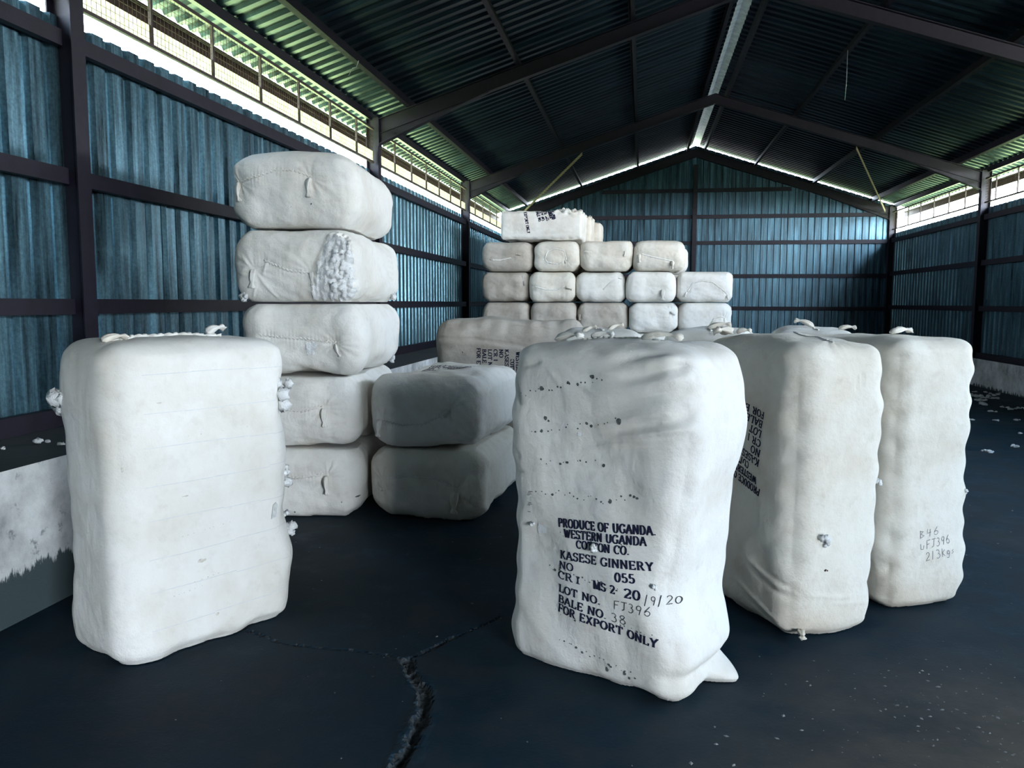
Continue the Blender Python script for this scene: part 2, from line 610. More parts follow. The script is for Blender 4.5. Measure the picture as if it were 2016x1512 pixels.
ZC = zroof(-3.66) - .09
column(XL_IN, -1, Y1, .762, ZC, 'nearest dark steel column of the left wall, behind the standing bale')
column(XL_IN, -1, Y2, .762, ZC, 'dark steel column rising behind the five-high bale stack')
column(XL_IN, -1, Y3, .762, ZC, 'dark steel column on the left wall beside the far bale stack')
column(XL_IN, -1, YE, .762, ZC, 'dark steel corner column at the far left, behind the far bale stack')
column(XR_IN, 1, Y3, .532, ZC, 'dark steel column on the right wall at the edge of the photo')
column(XR_IN, 1, YE, .532, ZC, 'dark steel corner column where right wall meets end wall')
mb = MB()
mb.prism(i_profile(.11, .16), (RX, YE - .02, .532), (1, 0, 0), (0, 1, 0), (0, 0, zpurl(RX) - .50 - .53))
o = mb.build('steel_column', STEEL)
tag(o, 'tall dark middle post of the end wall below the ridge', 'column', 'steel wall columns')


def rafter(y, sgn, depth, haunch, label):
    xe = XL_IN if sgn < 0 else XR_IN
    top, bot = [], []
    for x in np.linspace(xe + (.012 if sgn < 0 else -.012), RX, 14):
        zt = zpurl(x) - .065
        k = max(0, 1 - abs(x - xe) / 1.5)
        top.append((x, zt))
        bot.append((x, zt - depth - haunch * k))
    mb = MB()
    for i in range(13):
        a, b, c, d = top[i], top[i + 1], bot[i + 1], bot[i]
        mb.prism([a, b, c, d], (0, y + .051, 0), (1, 0, 0), (0, 0, 1), (0, .008, 0))
        mb.prism([a, b, (b[0], b[1] - .01), (a[0], a[1] - .01)], (0, y, 0), (1, 0, 0), (0, 0, 1), (0, .11, 0))
        mb.prism([d, c, (c[0], c[1] + .01), (d[0], d[1] + .01)], (0, y, 0), (1, 0, 0), (0, 0, 1), (0, .11, 0))
        if haunch:
            a2, b2 = (a[0], a[1] - depth), (b[0], b[1] - depth)
            if abs(a2[1] - d[1]) > .03:
                mb.prism([a2, b2, (b2[0], b2[1] - .008), (a2[0], a2[1] - .008)], (0, y + .02, 0), (1, 0, 0), (0, 0, 1), (0, .07, 0))
    o = mb.build('roof_rafter', STEEL)
    tag(o, label, 'rafter', 'steel roof rafters')
    mb = MB()
    x0, x1 = (xe, xe + .012) if sgn < 0 else (xe - .012, xe)
    mb.box(x0, x1, y - .01, y + .12, bot[0][1] - .03, top[0][1])
    ep = mb.build('end_plate', STEEL, o)
    for k in range(4):
        mb = MB()
        zz = bot[0][1] + .04 + k * (top[0][1] - bot[0][1] - .09) / 3
        for yy in (y + .085,):
            mb.prism([(.012 * math.cos(t), .012 * math.sin(t)) for t in np.linspace(0, 6.283, 7)[:-1]], (x1 if sgn < 0 else x0, yy, zz), (0, 1, 0), (0, 0, 1), (-sgn * .014, 0, 0))
        mb.build('bolt', CAP_M, ep)
    return o


rafter(Y2, -1, .19, .15, 'nearer left roof rafter rising from the column behind the tall stack')
rafter(Y2, 1, .19, .15, 'nearer right roof rafter crossing the top right corner of the photo')
rafter(Y3, -1, .19, .15, 'farther left roof rafter rising from the column beside the far stack')
rafter(Y3, 1, .19, .15, 'farther right roof rafter dropping to the column on the right wall')
rafter(YE, -1, .22, .10, 'left gable rafter along the top of the end wall')
rafter(YE, 1, .22, .10, 'right gable rafter along the top of the end wall')

# purlins, one continuous line each
PUR = 'roof purlins'
names = {-3: 'left roof purlin nearest the eave', -2: 'left roof purlin second up from the eave', -1: 'left roof purlin third up from the eave',
         1: 'right roof purlin third up from the eave', 2: 'right roof purlin second up from the eave', 3: 'right roof purlin nearest the eave'}
for k in (-3, -2, -1, 1, 2, 3):
    x = RX + k * 1.487
    mb = MB()
    du = Vector((1, 0, -TAN if k > 0 else TAN)).normalized()
    dv = Vector((TAN if k > 0 else -TAN, 0, 1)).normalized()
    if k < 0:
        du = -du
    mb.prism(c_profile(.055, .135), Vector((x, YB, zpurl(x) - .062)), du, dv, (0, YE + .35 - YB, 0))
    tag(mb.build('roof_purlin', STEEL), 'dark steel ' + names[k] + ', running the length of the shed', 'purlin', PUR)
for sgn, nm in ((-1, 'left'), (1, 'right')):
    mb = MB()
    mb.prism(c_profile(.055, .135), (RX + sgn * .20, YB, zpurl(RX) - .13), (sgn, 0, 0), (0, 0, 1), (0, YE + .35 - YB, 0))
    tag(mb.build('roof_purlin', STEEL), 'dark steel ridge purlin on the %s side of the bright ridge strip' % nm, 'purlin', PUR)
    # eave purlin under the sheets above the mesh, and the fascia at the outer edge
    xe = -3.69 if sgn < 0 else 6.36
    mb = MB()
    mb.prism(c_profile(.05, .10), (xe, YB, zroof(xe) - .115), (sgn, 0, 0), (0, 0, 1), (0, YE + .35 - YB, 0))
    tag(mb.build('roof_purlin', STEEL), 'dark steel eave purlin above the %s ventilation mesh' % nm, 'purlin', PUR)
    xf = RX + sgn * 5.385
    mb = MB()
    mb.prism([(0, 0), (.02, 0), (.02, .125), (.06, .125), (.06, .14), (0, .14)], (xf, YB, 3.785), (-sgn, 0, 0), (0, 0, 1), (0, YE + .35 - YB, 0))
    tag(mb.build('eave_fascia', FASCIA), 'brown fascia strip outside the %s ventilation mesh at the eave edge' % nm, 'fascia')

# wall girts
ROWS_L = [(.745, .115, 'sill'), (1.465, .10, 'second'), (2.295, .10, 'third'), (3.15, .10, 'top')]
BAYN = {0: 'left of the nearest column', 1: 'between the nearest and second columns', 2: 'between the second and third columns', 3: 'in the farthest bay'}
BAYS = {0: (Y0, Y1), 1: (Y1 + .11, Y2), 2: (Y2 + .11, Y3), 3: (Y3 + .11, YE)}
for b in range(4):
    for (zz, hh, nm) in ROWS_L:
        mb = MB()
        z0 = .755 if nm == 'sill' else zz
        mb.prism(c_profile(.055, hh, .02), (-3.635, BAYS[b][0] + .01, z0), (-1, 0, 0), (0, 0, 1), (0, BAYS[b][1] - BAYS[b][0] - .02, 0))
        tag(mb.build('wall_girt', STEEL), 'dark steel %s girt of the left wall, %s' % (nm, BAYN[b]), 'girt', 'girts of the left wall')
ROWS_R = [(.528, .10, 'sill'), (1.41, .10, 'second'), (2.27, .10, 'third'), (3.12, .10, 'top')]
for b, nmb in ((2, 'nearer the camera than the right column'), (3, 'in the farthest bay')):
    for (zz, hh, nm) in ROWS_R:
        mb = MB()
        mb.prism(c_profile(.055, hh, .02), (6.31, BAYS[b][0] + .01, zz), (1, 0, 0), (0, 0, 1), (0, BAYS[b][1] - BAYS[b][0] - .02, 0))
        tag(mb.build('wall_girt', STEEL), 'dark steel %s girt of the right wall, %s' % (nm, nmb), 'girt', 'girts of the right wall')
for (zz, nm) in ((1.36, 'lowest visible'), (2.22, 'second'), (3.10, 'third'), (3.79, 'fourth'), (4.48, 'topmost')):
    for sgn, side in ((-1, 'left'), (1, 'right')):
        lim = min(4.9, (RZ - .40 - zz) / TAN)
        x0, x1 = sorted((RX + sgn * .06, RX + sgn * lim))
        mb = MB()
        mb.prism(c_profile(.055, .10, .02), (x0, YE + .03, zz), (0, 1, 0), (0, 0, 1), (x1 - x0, 0, 0))
        tag(mb.build('wall_girt', STEEL), 'dark steel %s girt of the end wall, %s of the middle post' % (nm, side), 'girt', 'girts of the end wall')


# ventilation mesh panels
def mesh_panel(x, sgn, ya, yb, label):
    zb, zt = 3.43, 3.90
    root = empty('mesh_panel', (x, ya, zb))
    tag(root, label, 'mesh panel', 'ventilation mesh panels under the eaves')
    L = yb - ya
    for z0, hgt in ((0, .025), (zt - zb - .03, .03)):
        mb = MB(); mb.box(-.015, .015, 0, L, z0, z0 + hgt); mb.build('frame_rail', RAIL, root)
    n = int(L / .885)
    for k in range(1, n + 1):
        yy = .87 + .885 * (k - 1)
        if yy > L - .1: break
        mb = MB(); mb.box(-.012, .012, yy - .012, yy + .012, .025, zt - zb - .03); mb.build('mullion', RAIL, root)
    mb = MB()
    y = .05
    while y < L:
        mb.box(-.001, .001, y - .0012, y + .0012, .02, zt - zb - .02); y += .05
    zz = .06
    while zz < zt - zb - .03:
        mb.box(-.001, .001, 0, L, zz - .0012, zz + .0012); zz += .05
    mb.build('wire_mesh', WIRE, root)
    if sgn < 0:
        mb = MB(); mb.box(.006 * sgn - .0005, .006 * sgn, 0, L, .02, .165)  # added translucent strip, imitates a cream band whose real cause is unknown
        tag(mb.build('added_cream_strip', STRIP_M, root), 'added cream strip, backlit, along the foot of the mesh')


mesh_panel(-3.65, -1, Y0 + .11, Y1, 'wire mesh panel at the top left corner, left of the nearest column')
mesh_panel(-3.65, -1, Y1 + .11, Y2, 'long wire mesh panel above the left wall, between nearest and second columns')
mesh_panel(-3.65, -1, Y2 + .11, Y3, 'wire mesh panel above the left wall, right of the tall bale stack')
mesh_panel(-3.65, -1, Y3 + .11, YE, 'small far wire mesh panel above the left wall, beside the top far bale')
mesh_panel(6.32, 1, Y3 + .11, YE, 'far wire mesh panel above the right wall, between its two columns')
mesh_panel(6.32, 1, Y2 + .11, Y3, 'wire mesh panel above the right wall at the right photo edge')

# roof braces, dangling wires
for sgn, a, b, lab in ((-1, (-1.26, Y3 + .13, 4.55), (-3.30, YE - .02, 4.0), 'tan flat brace bar slanting down beside the top far bale'),
                       (1, (4.01, Y3 + .13, 4.53), (6.12, YE - .02, 3.92), 'tan flat brace bar slanting to the far right corner column')):
    mb = MB()
    a, b = Vector(a), Vector(b)
    d = (b - a)
    side = d.cross(Vector((0, 0, 1))).normalized()
    upv = side.cross(d).normalized()
    mb.prism([(-.03, -.006), (.03, -.006), (.03, .006), (-.03, .006)], a, upv, side, d)
    o = mb.build('brace_bar', BRACE)
    tag(o, lab, 'brace', 'roof brace bars')
mb = MB()
x = RX + 2 * 1.487
mb.tube([(RX + 1.487, 12.6, zpurl(RX + 1.487) - .06), (RX + 1.49, 12.6, 4.75), (RX + 1.48, 12.61, 4.45)], .004, 5)
tag(mb.build('hanging_wire', CAP_M), 'thin pale wire dangling straight down from a right roof purlin', 'wire', 'dangling wires')
mb = MB()
xa = RX - 3 * 1.487
mb.tube([(xa + .02, 8.8, zpurl(xa) - .06), (xa - .01, 8.8, zpurl(xa) - .13), (xa - .04, 8.76, zpurl(xa) - .15), (xa - .06, 8.7, zpurl(xa) - .24)], .003, 5)
tag(mb.build('hanging_wire', CAP_M), 'short curled wire dangling from the left purlin nearest the eave', 'wire', 'dangling wires')


# ------------------------------------------------------------------ cotton bales
W0, D0, L0 = .86, .52, 1.38
STAND = Matrix.Translation((0, 0, L0 / 2))
LIE_END = Matrix(((1, 0, 0, 0), (0, 0, -1, 0), (0, 1, 0, D0 / 2), (0, 0, 0, 1)))        # end face towards -Y
LIE_EDGE = Matrix(((0, 0, 1, 0), (0, 1, 0, 0), (-1, 0, 0, W0 / 2), (0, 0, 0, 1)))       # on its long edge, print face towards -Y
LIE_SIDE = Matrix(((0, 0, 1, 0), (1, 0, 0, 0), (0, 1, 0, D0 / 2), (0, 0, 0, 1)))        # flat, long side towards -Y


def grid_box(n, h):
    """welded lattice on the surface of a box with half sizes h: points, quads"""
    pts, quads, base = [], [], 0
    for ax in range(3):
        a, b = (ax + 1) % 3, (ax + 2) % 3
        for s in (0, 1):
            I, J = np.meshgrid(np.arange(n[a] + 1), np.arange(n[b] + 1), indexing='ij')
            p = np.zeros((I.size, 3), dtype=np.int64)
            p[:, a], p[:, b], p[:, ax] = I.ravel(), J.ravel(), s * n[ax]
            q = np.arange(I.size).reshape(I.shape) + base
            f = np.stack([q[:-1, :-1], q[1:, :-1], q[1:, 1:], q[:-1, 1:]], -1).reshape(-1, 4)
            quads.append(f if s else f[:, ::-1])
            pts.append(p)
            base += I.size
    p = np.concatenate(pts)
    u, inv = np.unique(p, axis=0, return_inverse=True)
    q = inv.reshape(-1)[np.concatenate(quads)]
    # finer spacing towards the rounded edges
    P = np.zeros(u.shape)
    for k in range(3):
        t = u[:, k] / n[k] * 2 - 1
        P[:, k] = (np.sin(t * math.pi / 2) * .35 + t * .65) * h[k]
    return P, q


def sstep(x, a, b):
    t = np.clip((x - a) / (b - a), 0, 1)
    return t * t * (3 - 2 * t)


class Bale:
    def __init__(s, dims=(W0, D0, L0), n=(36, 24, 14), r=(.12, .085), seed=0, tie=(.004, .006), bulge=(.02, .03, .012), rough=1.0, ties=8):
        s.dims = dims
        s.h = h = np.array(dims) / 2
        s.P0, s.q = grid_box(n, h)
        rr = np.array([r[0], r[0], r[1]])
        inner = np.clip(s.P0, -(h - rr), h - rr)
        d = (s.P0 - inner) / rr
        nrm = d / np.maximum(np.linalg.norm(d, axis=1), 1e-9)[:, None]
        s.P = inner + nrm * rr
        s.n = nrm
        t = s.P0 / h
        u, v_, w = t.T
        disp = bulge[0] * np.abs(nrm[:, 0]) * (1 - v_ ** 2) * (1 - w ** 4)
        disp += bulge[1] * np.abs(nrm[:, 1]) * (1 - u ** 2) * (1 - w ** 4)
        disp += bulge[2] * np.abs(nrm[:, 2]) * (1 - u ** 2) * (1 - v_ ** 2)
        side = 1 - nrm[:, 2] ** 2
        if ties:
            pitch = dims[2] * .90 / ties
            ph = (s.P[:, 2] + dims[2] * .45) / pitch + .12 * wave(s.P, 1.3, seed + 7)
            fr = ph - np.round(ph)
            groove = np.exp(-(fr * pitch / .009) ** 2)
            sc = np.cos(fr * math.pi) ** 2
            edge = np.clip(4 * nrm[:, 0] ** 2 * nrm[:, 1] ** 2, 0, 1)
            irr = 1 + .45 * wave(s.P, .5, seed + 9)
            disp -= side * irr * (tie[0] * 1.4 * groove * (.5 + .5 * edge) + tie[1] * sc * (.18 + .82 * edge))
        disp += rough * (.012 * wave(s.P, .75, seed) + .0055 * wave(s.P, .26, seed + 1) + .0018 * wave(s.P, .09, seed + 2))
        # soften the base shape so the flats run smoothly into the rounded edges
        V = s.P + nrm * disp[:, None]
        q = s.q
        e = np.concatenate([q[:, [0, 1]], q[:, [1, 2]], q[:, [2, 3]], q[:, [3, 0]]])
        deg = np.bincount(e[:, 0], minlength=len(V)).astype(float)
        cell = float(np.mean(np.linalg.norm(V[q[:, 0]] - V[q[:, 1]], axis=1)))
        for _ in range(int(min(16, max(1, (.026 / cell) ** 2)))):
            avg = np.stack([np.bincount(e[:, 0], weights=V[e[:, 1], k], minlength=len(V)) for k in range(3)], 1) / deg[:, None]
            V = V * .4 + avg * .6
        s.P = V
        s.disp = np.zeros(len(V))
        s.shift = np.zeros_like(s.P)
        s.seed = seed

    # --- surface features in bale coordinates
    def knot(s, face, a, b, amp=.006, R=.09, n=13, sink=.012):
        """pleats radiating from a tied point on a face ('+z' end, '-y' print face, ...)"""
        A, B, m = s.face(face)
        da, db = A - a, B - b
        r = np.hypot(da, db)
        th = np.arctan2(db, da)
        k = np.sin(n * th + 2 * np.sin(2 * th) + s.seed)
        s.disp += m * (amp * k * np.exp(-(r / R)) * (r / (r + .02)) * (.5 + .5 * np.sin(th * 2 + s.seed)) - sink * np.exp(-(r / (R * .6)) ** 2))

    def face(s, face):
        ax = 'xyz'.index(face[1])
        sg = 1 if face[0] == '+' else -1
        m = sstep(s.n[:, ax] * sg, .35, .8)
        if ax == 2: return s.P[:, 0], s.P[:, 1], m
        if ax == 1: return s.P[:, 0], s.P[:, 2], m
        return s.P[:, 1], s.P[:, 2], m

    def ridge(s, face, line, amp=.006, w=.012, pleat=0):
        A, B, m = s.face(face)
        d = seg_dist(np.stack([A, B], 1), line)
        g = np.exp(-(d / w) ** 2)
        if len(line) == 2 and not pleat:      # a single fold fades out towards both ends
            p0, p1 = np.array(line[0], float), np.array(line[1], float)
            t = ((np.stack([A, B], 1) - p0) @ (p1 - p0)) / ((p1 - p0) @ (p1 - p0))
            g = g * sstep(t, -.02, .35) * (1 - sstep(t, .7, 1.04))
        s.disp += m * amp * g
        if pleat:
            s.disp += m * pleat * np.sin(A * 2 * math.pi / .022 + 1.5 * np.sin(A * 40)) * np.exp(-(d / .035))

    def finish(s):
        s.V = s.P + s.n * s.disp[:, None] + s.shift
        lo = -s.h
        # flat resting faces
        s.bvh = BVHTree.FromPolygons(s.V.tolist(), s.q.tolist())
        return s

    def settle(s, M, top=None, wide=None):
        """press the mesh flat onto whatever it rests on (thing-local z = 0)"""
        Mi = np.array(M)
        Q = s.V @ Mi[:3, :3].T + Mi[:3, 3]
        if wide is not None:
            Q[:, 0] = np.clip(Q[:, 0], -wide, wide)
        if top is not None:
            hi = top - .012
            Q[:, 2] = np.where(Q[:, 2] > hi, hi + np.clip(Q[:, 2] - hi, 0, .06) * .1, Q[:, 2])
        Q[:, 2] = np.where(Q[:, 2] < .012, .0 + np.clip(Q[:, 2], -.03, .012) * .15 + .0045, Q[:, 2])
        inv = np.linalg.inv(Mi)
        s.V = Q @ inv[:3, :3].T + inv[:3, 3]
        s.bvh = BVHTree.FromPolygons(s.V.tolist(), s.q.tolist())

    def hit(s, face, a, b, lift=.0015):
        ax = 'xyz'.index(face[1])
        sg = 1 if face[0] == '+' else -1
        o = [0, 0, 0]
        if ax == 2: o = [a, b, 2 * sg]
        elif ax == 1: o = [a, 2 * sg, b]
        else: o = [2 * sg, a, b]
        d = [0, 0, 0]
        d[ax] = -sg
        loc, nor, i, dist = s.bvh.ray_cast(Vector(o), Vector(d))
        if loc is None: return None
        if nor.dot(Vector(d)) > 0: nor = -nor
        return loc + nor * lift, nor

    def body(s, M, mat, parent, name='cloth_cover'):
        Mi = np.array(M)
        V = s.V @ Mi[:3, :3].T + Mi[:3, 3]
        me = bpy.data.meshes.new(name)
        me.vertices.add(len(V)); me.vertices.foreach_set('co', V.ravel())
        nq = len(s.q)
        me.loops.add(nq * 4); me.loops.foreach_set('vertex_index', s.q.ravel().astype(np.int32))
        me.polygons.add(nq); me.polygons.foreach_set('loop_start', np.arange(0, nq * 4, 4, dtype=np.int32))
        me.polygons.foreach_set('use_smooth', np.ones(nq, dtype=bool))
        me.materials.append(mat)
        me.update(); me.validate()
        o = bpy.data.objects.new(name, me)
        COL.objects.link(o)
        if parent: o.parent = parent
        return o


# ---- stroke lettering: a broad-pen roman with serifs (thick stems, thin bars)
def arc(cx, cy, rx, ry, a0, a1, n=14):
    return [(cx + rx * math.cos(math.radians(a0 + (a1 - a0) * i / n)), cy + ry * math.sin(math.radians(a0 + (a1 - a0) * i / n))) for i in range(n + 1)]


def stem(x, y0=0, y1=1, s0=1, s1=1):
    out = [[(x, y0), (x, y1)]]
    if s0: out.append([(x - .14, y0 + .03), (x + .14, y0 + .03)])
    if s1: out.append([(x - .14, y1 - .03), (x + .14, y1 - .03)])
    return out


def glyphs():
    G = {}
    G['A'] = (.86, [[(.08, .03), (.43, 1)], [(.43, 1), (.78, .03)], [(.22, .34), (.66, .34)], [(-.02, .03), (.22, .03)], [(.62, .03), (.92, .03)]])
    G['B'] = (.74, stem(.16) + [[(.16, .97), (.40, .97)] + arc(.40, .75, .2, .22, 90, -90) + [(.16, .53)], [(.40, .53)] + arc(.42, .28, .25, .25, 90, -90) + [(.16, .03)]])
    G['C'] = (.78, [arc(.44, .5, .36, .48, 48, 312), [(.70, .98), (.70, .70)]])
    G['D'] = (.82, stem(.16) + [[(.16, .97), (.36, .97)] + arc(.36, .5, .38, .47, 90, -90) + [(.16, .03)]])
    G['E'] = (.72, stem(.16) + [[(.16, .97), (.62, .97), (.62, .78)], [(.16, .52), (.48, .52), (.48, .42), (.48, .62)], [(.16, .03), (.64, .03), (.64, .24)]])
    G['F'] = (.68, stem(.16) + [[(.16, .97), (.62, .97), (.62, .76)], [(.16, .50), (.46, .50), (.46, .40), (.46, .60)]])
    G['G'] = (.84, [arc(.44, .5, .36, .48, 50, 330), [(.72, .05), (.72, .42)], [(.54, .42), (.86, .42)], [(.70, .98), (.70, .72)]])
    G['I'] = (.36, stem(.18))
    G['K'] = (.84, stem(.16) + [[(.20, .42), (.66, .97)], [(.34, .56), (.70, .03)], [(.56, .97), (.80, .97)], [(.58, .03), (.84, .03)]])
    G['L'] = (.68, stem(.16) + [[(.16, .03), (.62, .03), (.62, .28)]])
    G['M'] = (.98, stem(.12) + stem(.84) + [[(.14, 1), (.48, .05)], [(.48, .05), (.82, 1)]])
    G['N'] = (.86, [[(.14, 0), (.14, 1)], [(.14, 1), (.70, 0)], [(.70, 0), (.70, 1)], [(0, .03), (.28, .03)], [(0, .97), (.2, .97)], [(.56, .97), (.84, .97)]])
    G['O'] = (.84, [arc(.42, .5, .35, .48, 0, 360, 26)])
    G['P'] = (.72, stem(.16) + [[(.16, .97), (.38, .97)] + arc(.38, .72, .24, .25, 90, -90) + [(.16, .47)]])
    G['R'] = (.82, stem(.16) + [[(.16, .97), (.38, .97)] + arc(.38, .74, .22, .23, 90, -90) + [(.16, .51)], [(.40, .50), (.66, .03)], [(.56, .03), (.82, .03)]])
    G['S'] = (.68, [arc(.34, .75, .24, .23, 35, 270, 12) + arc(.34, .27, .25, .25, 90, -145, 14)[1:], [(.56, .97), (.56, .76)], [(.09, .02), (.09, .26)]])
    G['T'] = (.76, stem(.38, s1=0) + [[(.06, .74), (.06, .97), (.70, .97), (.70, .74)]])
    G['U'] = (.84, [[(.16, 1), (.16, .35)] + arc(.42, .35, .26, .33, 180, 360) + [(.68, 1)], [(.02, .97), (.30, .97)], [(.54, .97), (.82, .97)]])
    G['W'] = (1.1, [[(.10, 1), (.34, 0)], [(.34, 0), (.55, .9)], [(.55, .9), (.76, 0)], [(.76, 0), (1.0, 1)], [(-.02, .97), (.24, .97)], [(.86, .97), (1.1, .97)]])
    G['X'] = (.84, [[(.12, 1), (.70, 0)], [(.70, 1), (.12, 0)], [(0, .97), (.26, .97)], [(.56, .97), (.82, .97)], [(0, .03), (.26, .03)], [(.56, .03), (.82, .03)]])
    G['Y'] = (.80, [[(.10, 1), (.40, .48)], [(.70, 1), (.40, .48)], [(.40, .48), (.40, 0)], [(-.02, .97), (.24, .97)], [(.56, .97), (.82, .97)], [(.26, .03), (.54, .03)]])
    G['0'] = (.68, [arc(.34, .5, .25, .48, 0, 360, 24)])
    G['1'] = (.44, stem(.22, s1=0) + [[(.22, .98), (.06, .82)]])
    G['2'] = (.66, [arc(.33, .73, .24, .25, 165, -40, 12) + [(.10, .04), (.58, .04), (.58, .22)]])
    G['5'] = (.66, [[(.54, .97), (.16, .97), (.14, .55)] + arc(.31, .31, .26, .28, 130, -150, 14)])
    G['.'] = (.30, [[(.12, .02), (.12, .14)]])
    G['-'] = (.34, [[(.14, .44), (.14, .58)]])
    G[' '] = (.40, [])
    return G


GLY = glyphs()
# handwriting, thin pen
HW = {'0': [arc(.3, .4, .22, .38, 90, 450, 14)], '1': [[(.3, 1), (.2, 0)]], '2': [arc(.3, .72, .22, .25, 160, -40, 8) + [(.02, .02), (.55, .08)]],
      '3': [arc(.25, .76, .2, .22, 140, -80, 8) + arc(.25, .28, .25, .27, 80, -140, 9)], '9': [arc(.3, .7, .2, .24, 20, 380, 12) + [(.5, .7), (.36, 0)]],
      '6': [[(.45, .98), (.15, .5)] + arc(.3, .26, .2, .25, 170, -170, 12)], '8': [[(.5, .85)] + arc(.3, .76, .2, .2, 30, 250, 8) + arc(.32, .25, .22, .25, 60, -270, 12) + [(.5, .85)]],
      'F': [[(.15, 0), (.2, .95), (.65, 1)], [(.15, .5), (.5, .55)]], 'J': [[(.1, .98), (.65, 1)], [(.42, 1), (.36, .15), (.12, .05)]], '/': [[(.35, 1.1), (.1, -.15)]],
      'B': [[(.12, 0), (.15, .98)], [(.1, .9), (.45, .8), (.18, .52), (.52, .25), (.1, .02)]], '4': [[(.15, .95), (.1, .45), (.5, .5)], [(.42, .9), (.36, 0)]],
      'L': [[(.1, .7), (.08, .1), (.4, .05), (.5, .5)]], 'K': [[(.12, 0), (.16, .98)], [(.5, .8), (.16, .45), (.52, .05)]],
      'g': [arc(.3, .35, .18, .2, 20, 380, 10) + [(.48, .4), (.42, -.3), (.12, -.25)]], 's': [[(.4, .5), (.18, .42), (.38, .2), (.12, .05)]]}


def ribbon(mb, bale, face, line, o, dx, dy, size, thick, thin, wear=0, rnd=None):
    """sweep a pen along one stroke on the bale's surface"""
    P = [np.array(o) + dx * (p[0] * size[0]) + dy * (p[1] * size[1]) for p in line]
    R = []
    for a, b in zip(P[:-1], P[1:]):
        k = max(1, int(np.hypot(*(b - a)) / .007))
        R += [a + (b - a) * i / k for i in range(k)]
    R.append(P[-1])
    R = np.array(R)
    if len(R) < 2: return
    T = np.gradient(R, axis=0)
    T /= np.maximum(np.hypot(T[:, 0], T[:, 1]), 1e-9)[:, None]
    uy = dy / np.hypot(*dy)
    w = (thin + (thick - thin) * np.abs(T @ uy) ** 1.2) * size[1] / 2
    nn = np.stack([-T[:, 1], T[:, 0]], 1)
    Lp, Rp = R + nn * w[:, None], R - nn * w[:, None]
    prev = None
    for i in range(len(R)):
        if wear and rnd is not None and wave(np.array([[R[i][0], R[i][1], 0.]]), .06, 31)[0] + .6 * wave(np.array([[R[i][0], R[i][1], 0.]]), .018, 32)[0] > wear:
            prev = None
            continue
        a, b = bale.hit(face, *Lp[i]), bale.hit(face, *Rp[i])
        if a is None or b is None:
            prev = None
            continue
        cur = (a[0], b[0])
        if prev is not None:
            mb.add([prev[0], prev[1], cur[1], cur[0]], [(0, 1, 2, 3)])
        prev = cur


def text_width(t): return sum(GLY[c][0] + .08 for c in t)


def stencil(mb, bale, face, text, p0, p1, cap, thick=.20, thin=.10, wear=0, lean=0):
    """roman capitals between two baseline points of a face, fitted to the span"""
    p0, p1 = np.array(p0, float), np.array(p1, float)
    dx = (p1 - p0) / np.hypot(*(p1 - p0))
    dy = np.array([-dx[1], dx[0]])
    if FLIP.get(face, False): dy = -dy
    dy = dy + dx * lean
    k = np.hypot(*(p1 - p0)) / text_width(text)
    x = 0
    for c in text:
        wd, st = GLY[c]
        for line in st:
            ribbon(mb, bale, face, line, p0 + dx * x * k, dx, dy, (k, cap), thick, thin, wear, True)
        x += wd + .08


FLIP = {}


def hand(mb, bale, face, text, p0, p1, cap, w=.07, flip=False):
    p0, p1 = np.array(p0, float), np.array(p1, float)
    dx = (p1 - p0) / np.hypot(*(p1 - p0))
    dy = np.array([-dx[1], dx[0]])
    if flip: dy = -dy
    k = np.hypot(*(p1 - p0)) / (len(text) * .72)
    for i, c in enumerate(text):
        for line in HW.get(c, []):
            ribbon(mb, bale, face, line, p0 + dx * i * .72 * k, dx, dy, (k, cap), w, w)


def decal_blobs(mb, bale, face, blobs, seed=0, lift=.0012):
    r = random.Random(seed)
    for (a, b, ra, rb) in blobs:
        n = 9
        c = bale.hit(face, a, b, lift)
        if c is None: continue
        ring = []
        for i in range(n):
            t = 2 * math.pi * i / n
            j = r.uniform(.7, 1.2)
            q = bale.hit(face, a + ra * j * math.cos(t), b + rb * j * math.sin(t), lift)
            if q is None: break
            ring.append(q[0])
        if len(ring) == n:
            mb.add([c[0]] + ring, [(0, 1 + i, 1 + (i + 1) % n) for i in range(n)])


def add_part(mb, M, name, mat, parent, smooth=True):
    mb.v = [tuple(M @ Vector(p)) for p in mb.v]
    return mb.build(name, mat, parent, smooth)


def tuft(mb, c, nor, size, seed):
    """ragged lump of lint: several bumpy blobs"""
    r = random.Random(seed)
    for k in range(4):
        off = Vector((r.uniform(-1, 1), r.uniform(-1, 1), r.uniform(-1, 1))) * size * .5
        cc = Vector(c) + nor * size * .25 + off
        rad = size * r.uniform(.28, .5)
        n, m = 8, 6
        v, f = [], []
        ph = [r.uniform(0, 6.28) for _ in range(6)]
        for i in range(m + 1):
            for j in range(n):
                th, p = math.pi * i / m, 2 * math.pi * j / n
                q = 1 + .3 * math.sin(3 * p + ph[0] + 2 * th) * math.sin(2 * th + ph[1]) + .2 * math.sin(5 * th + ph[2] + 2 * p)
                v.append(cc + Vector((math.sin(th) * math.cos(p), math.sin(th) * math.sin(p), math.cos(th))) * rad * q)
        for i in range(m):
            for j in range(n):
                f.append((i * n + j, i * n + (j + 1) % n, (i + 1) * n + (j + 1) % n, (i + 1) * n + j))
        mb.add(v, f)


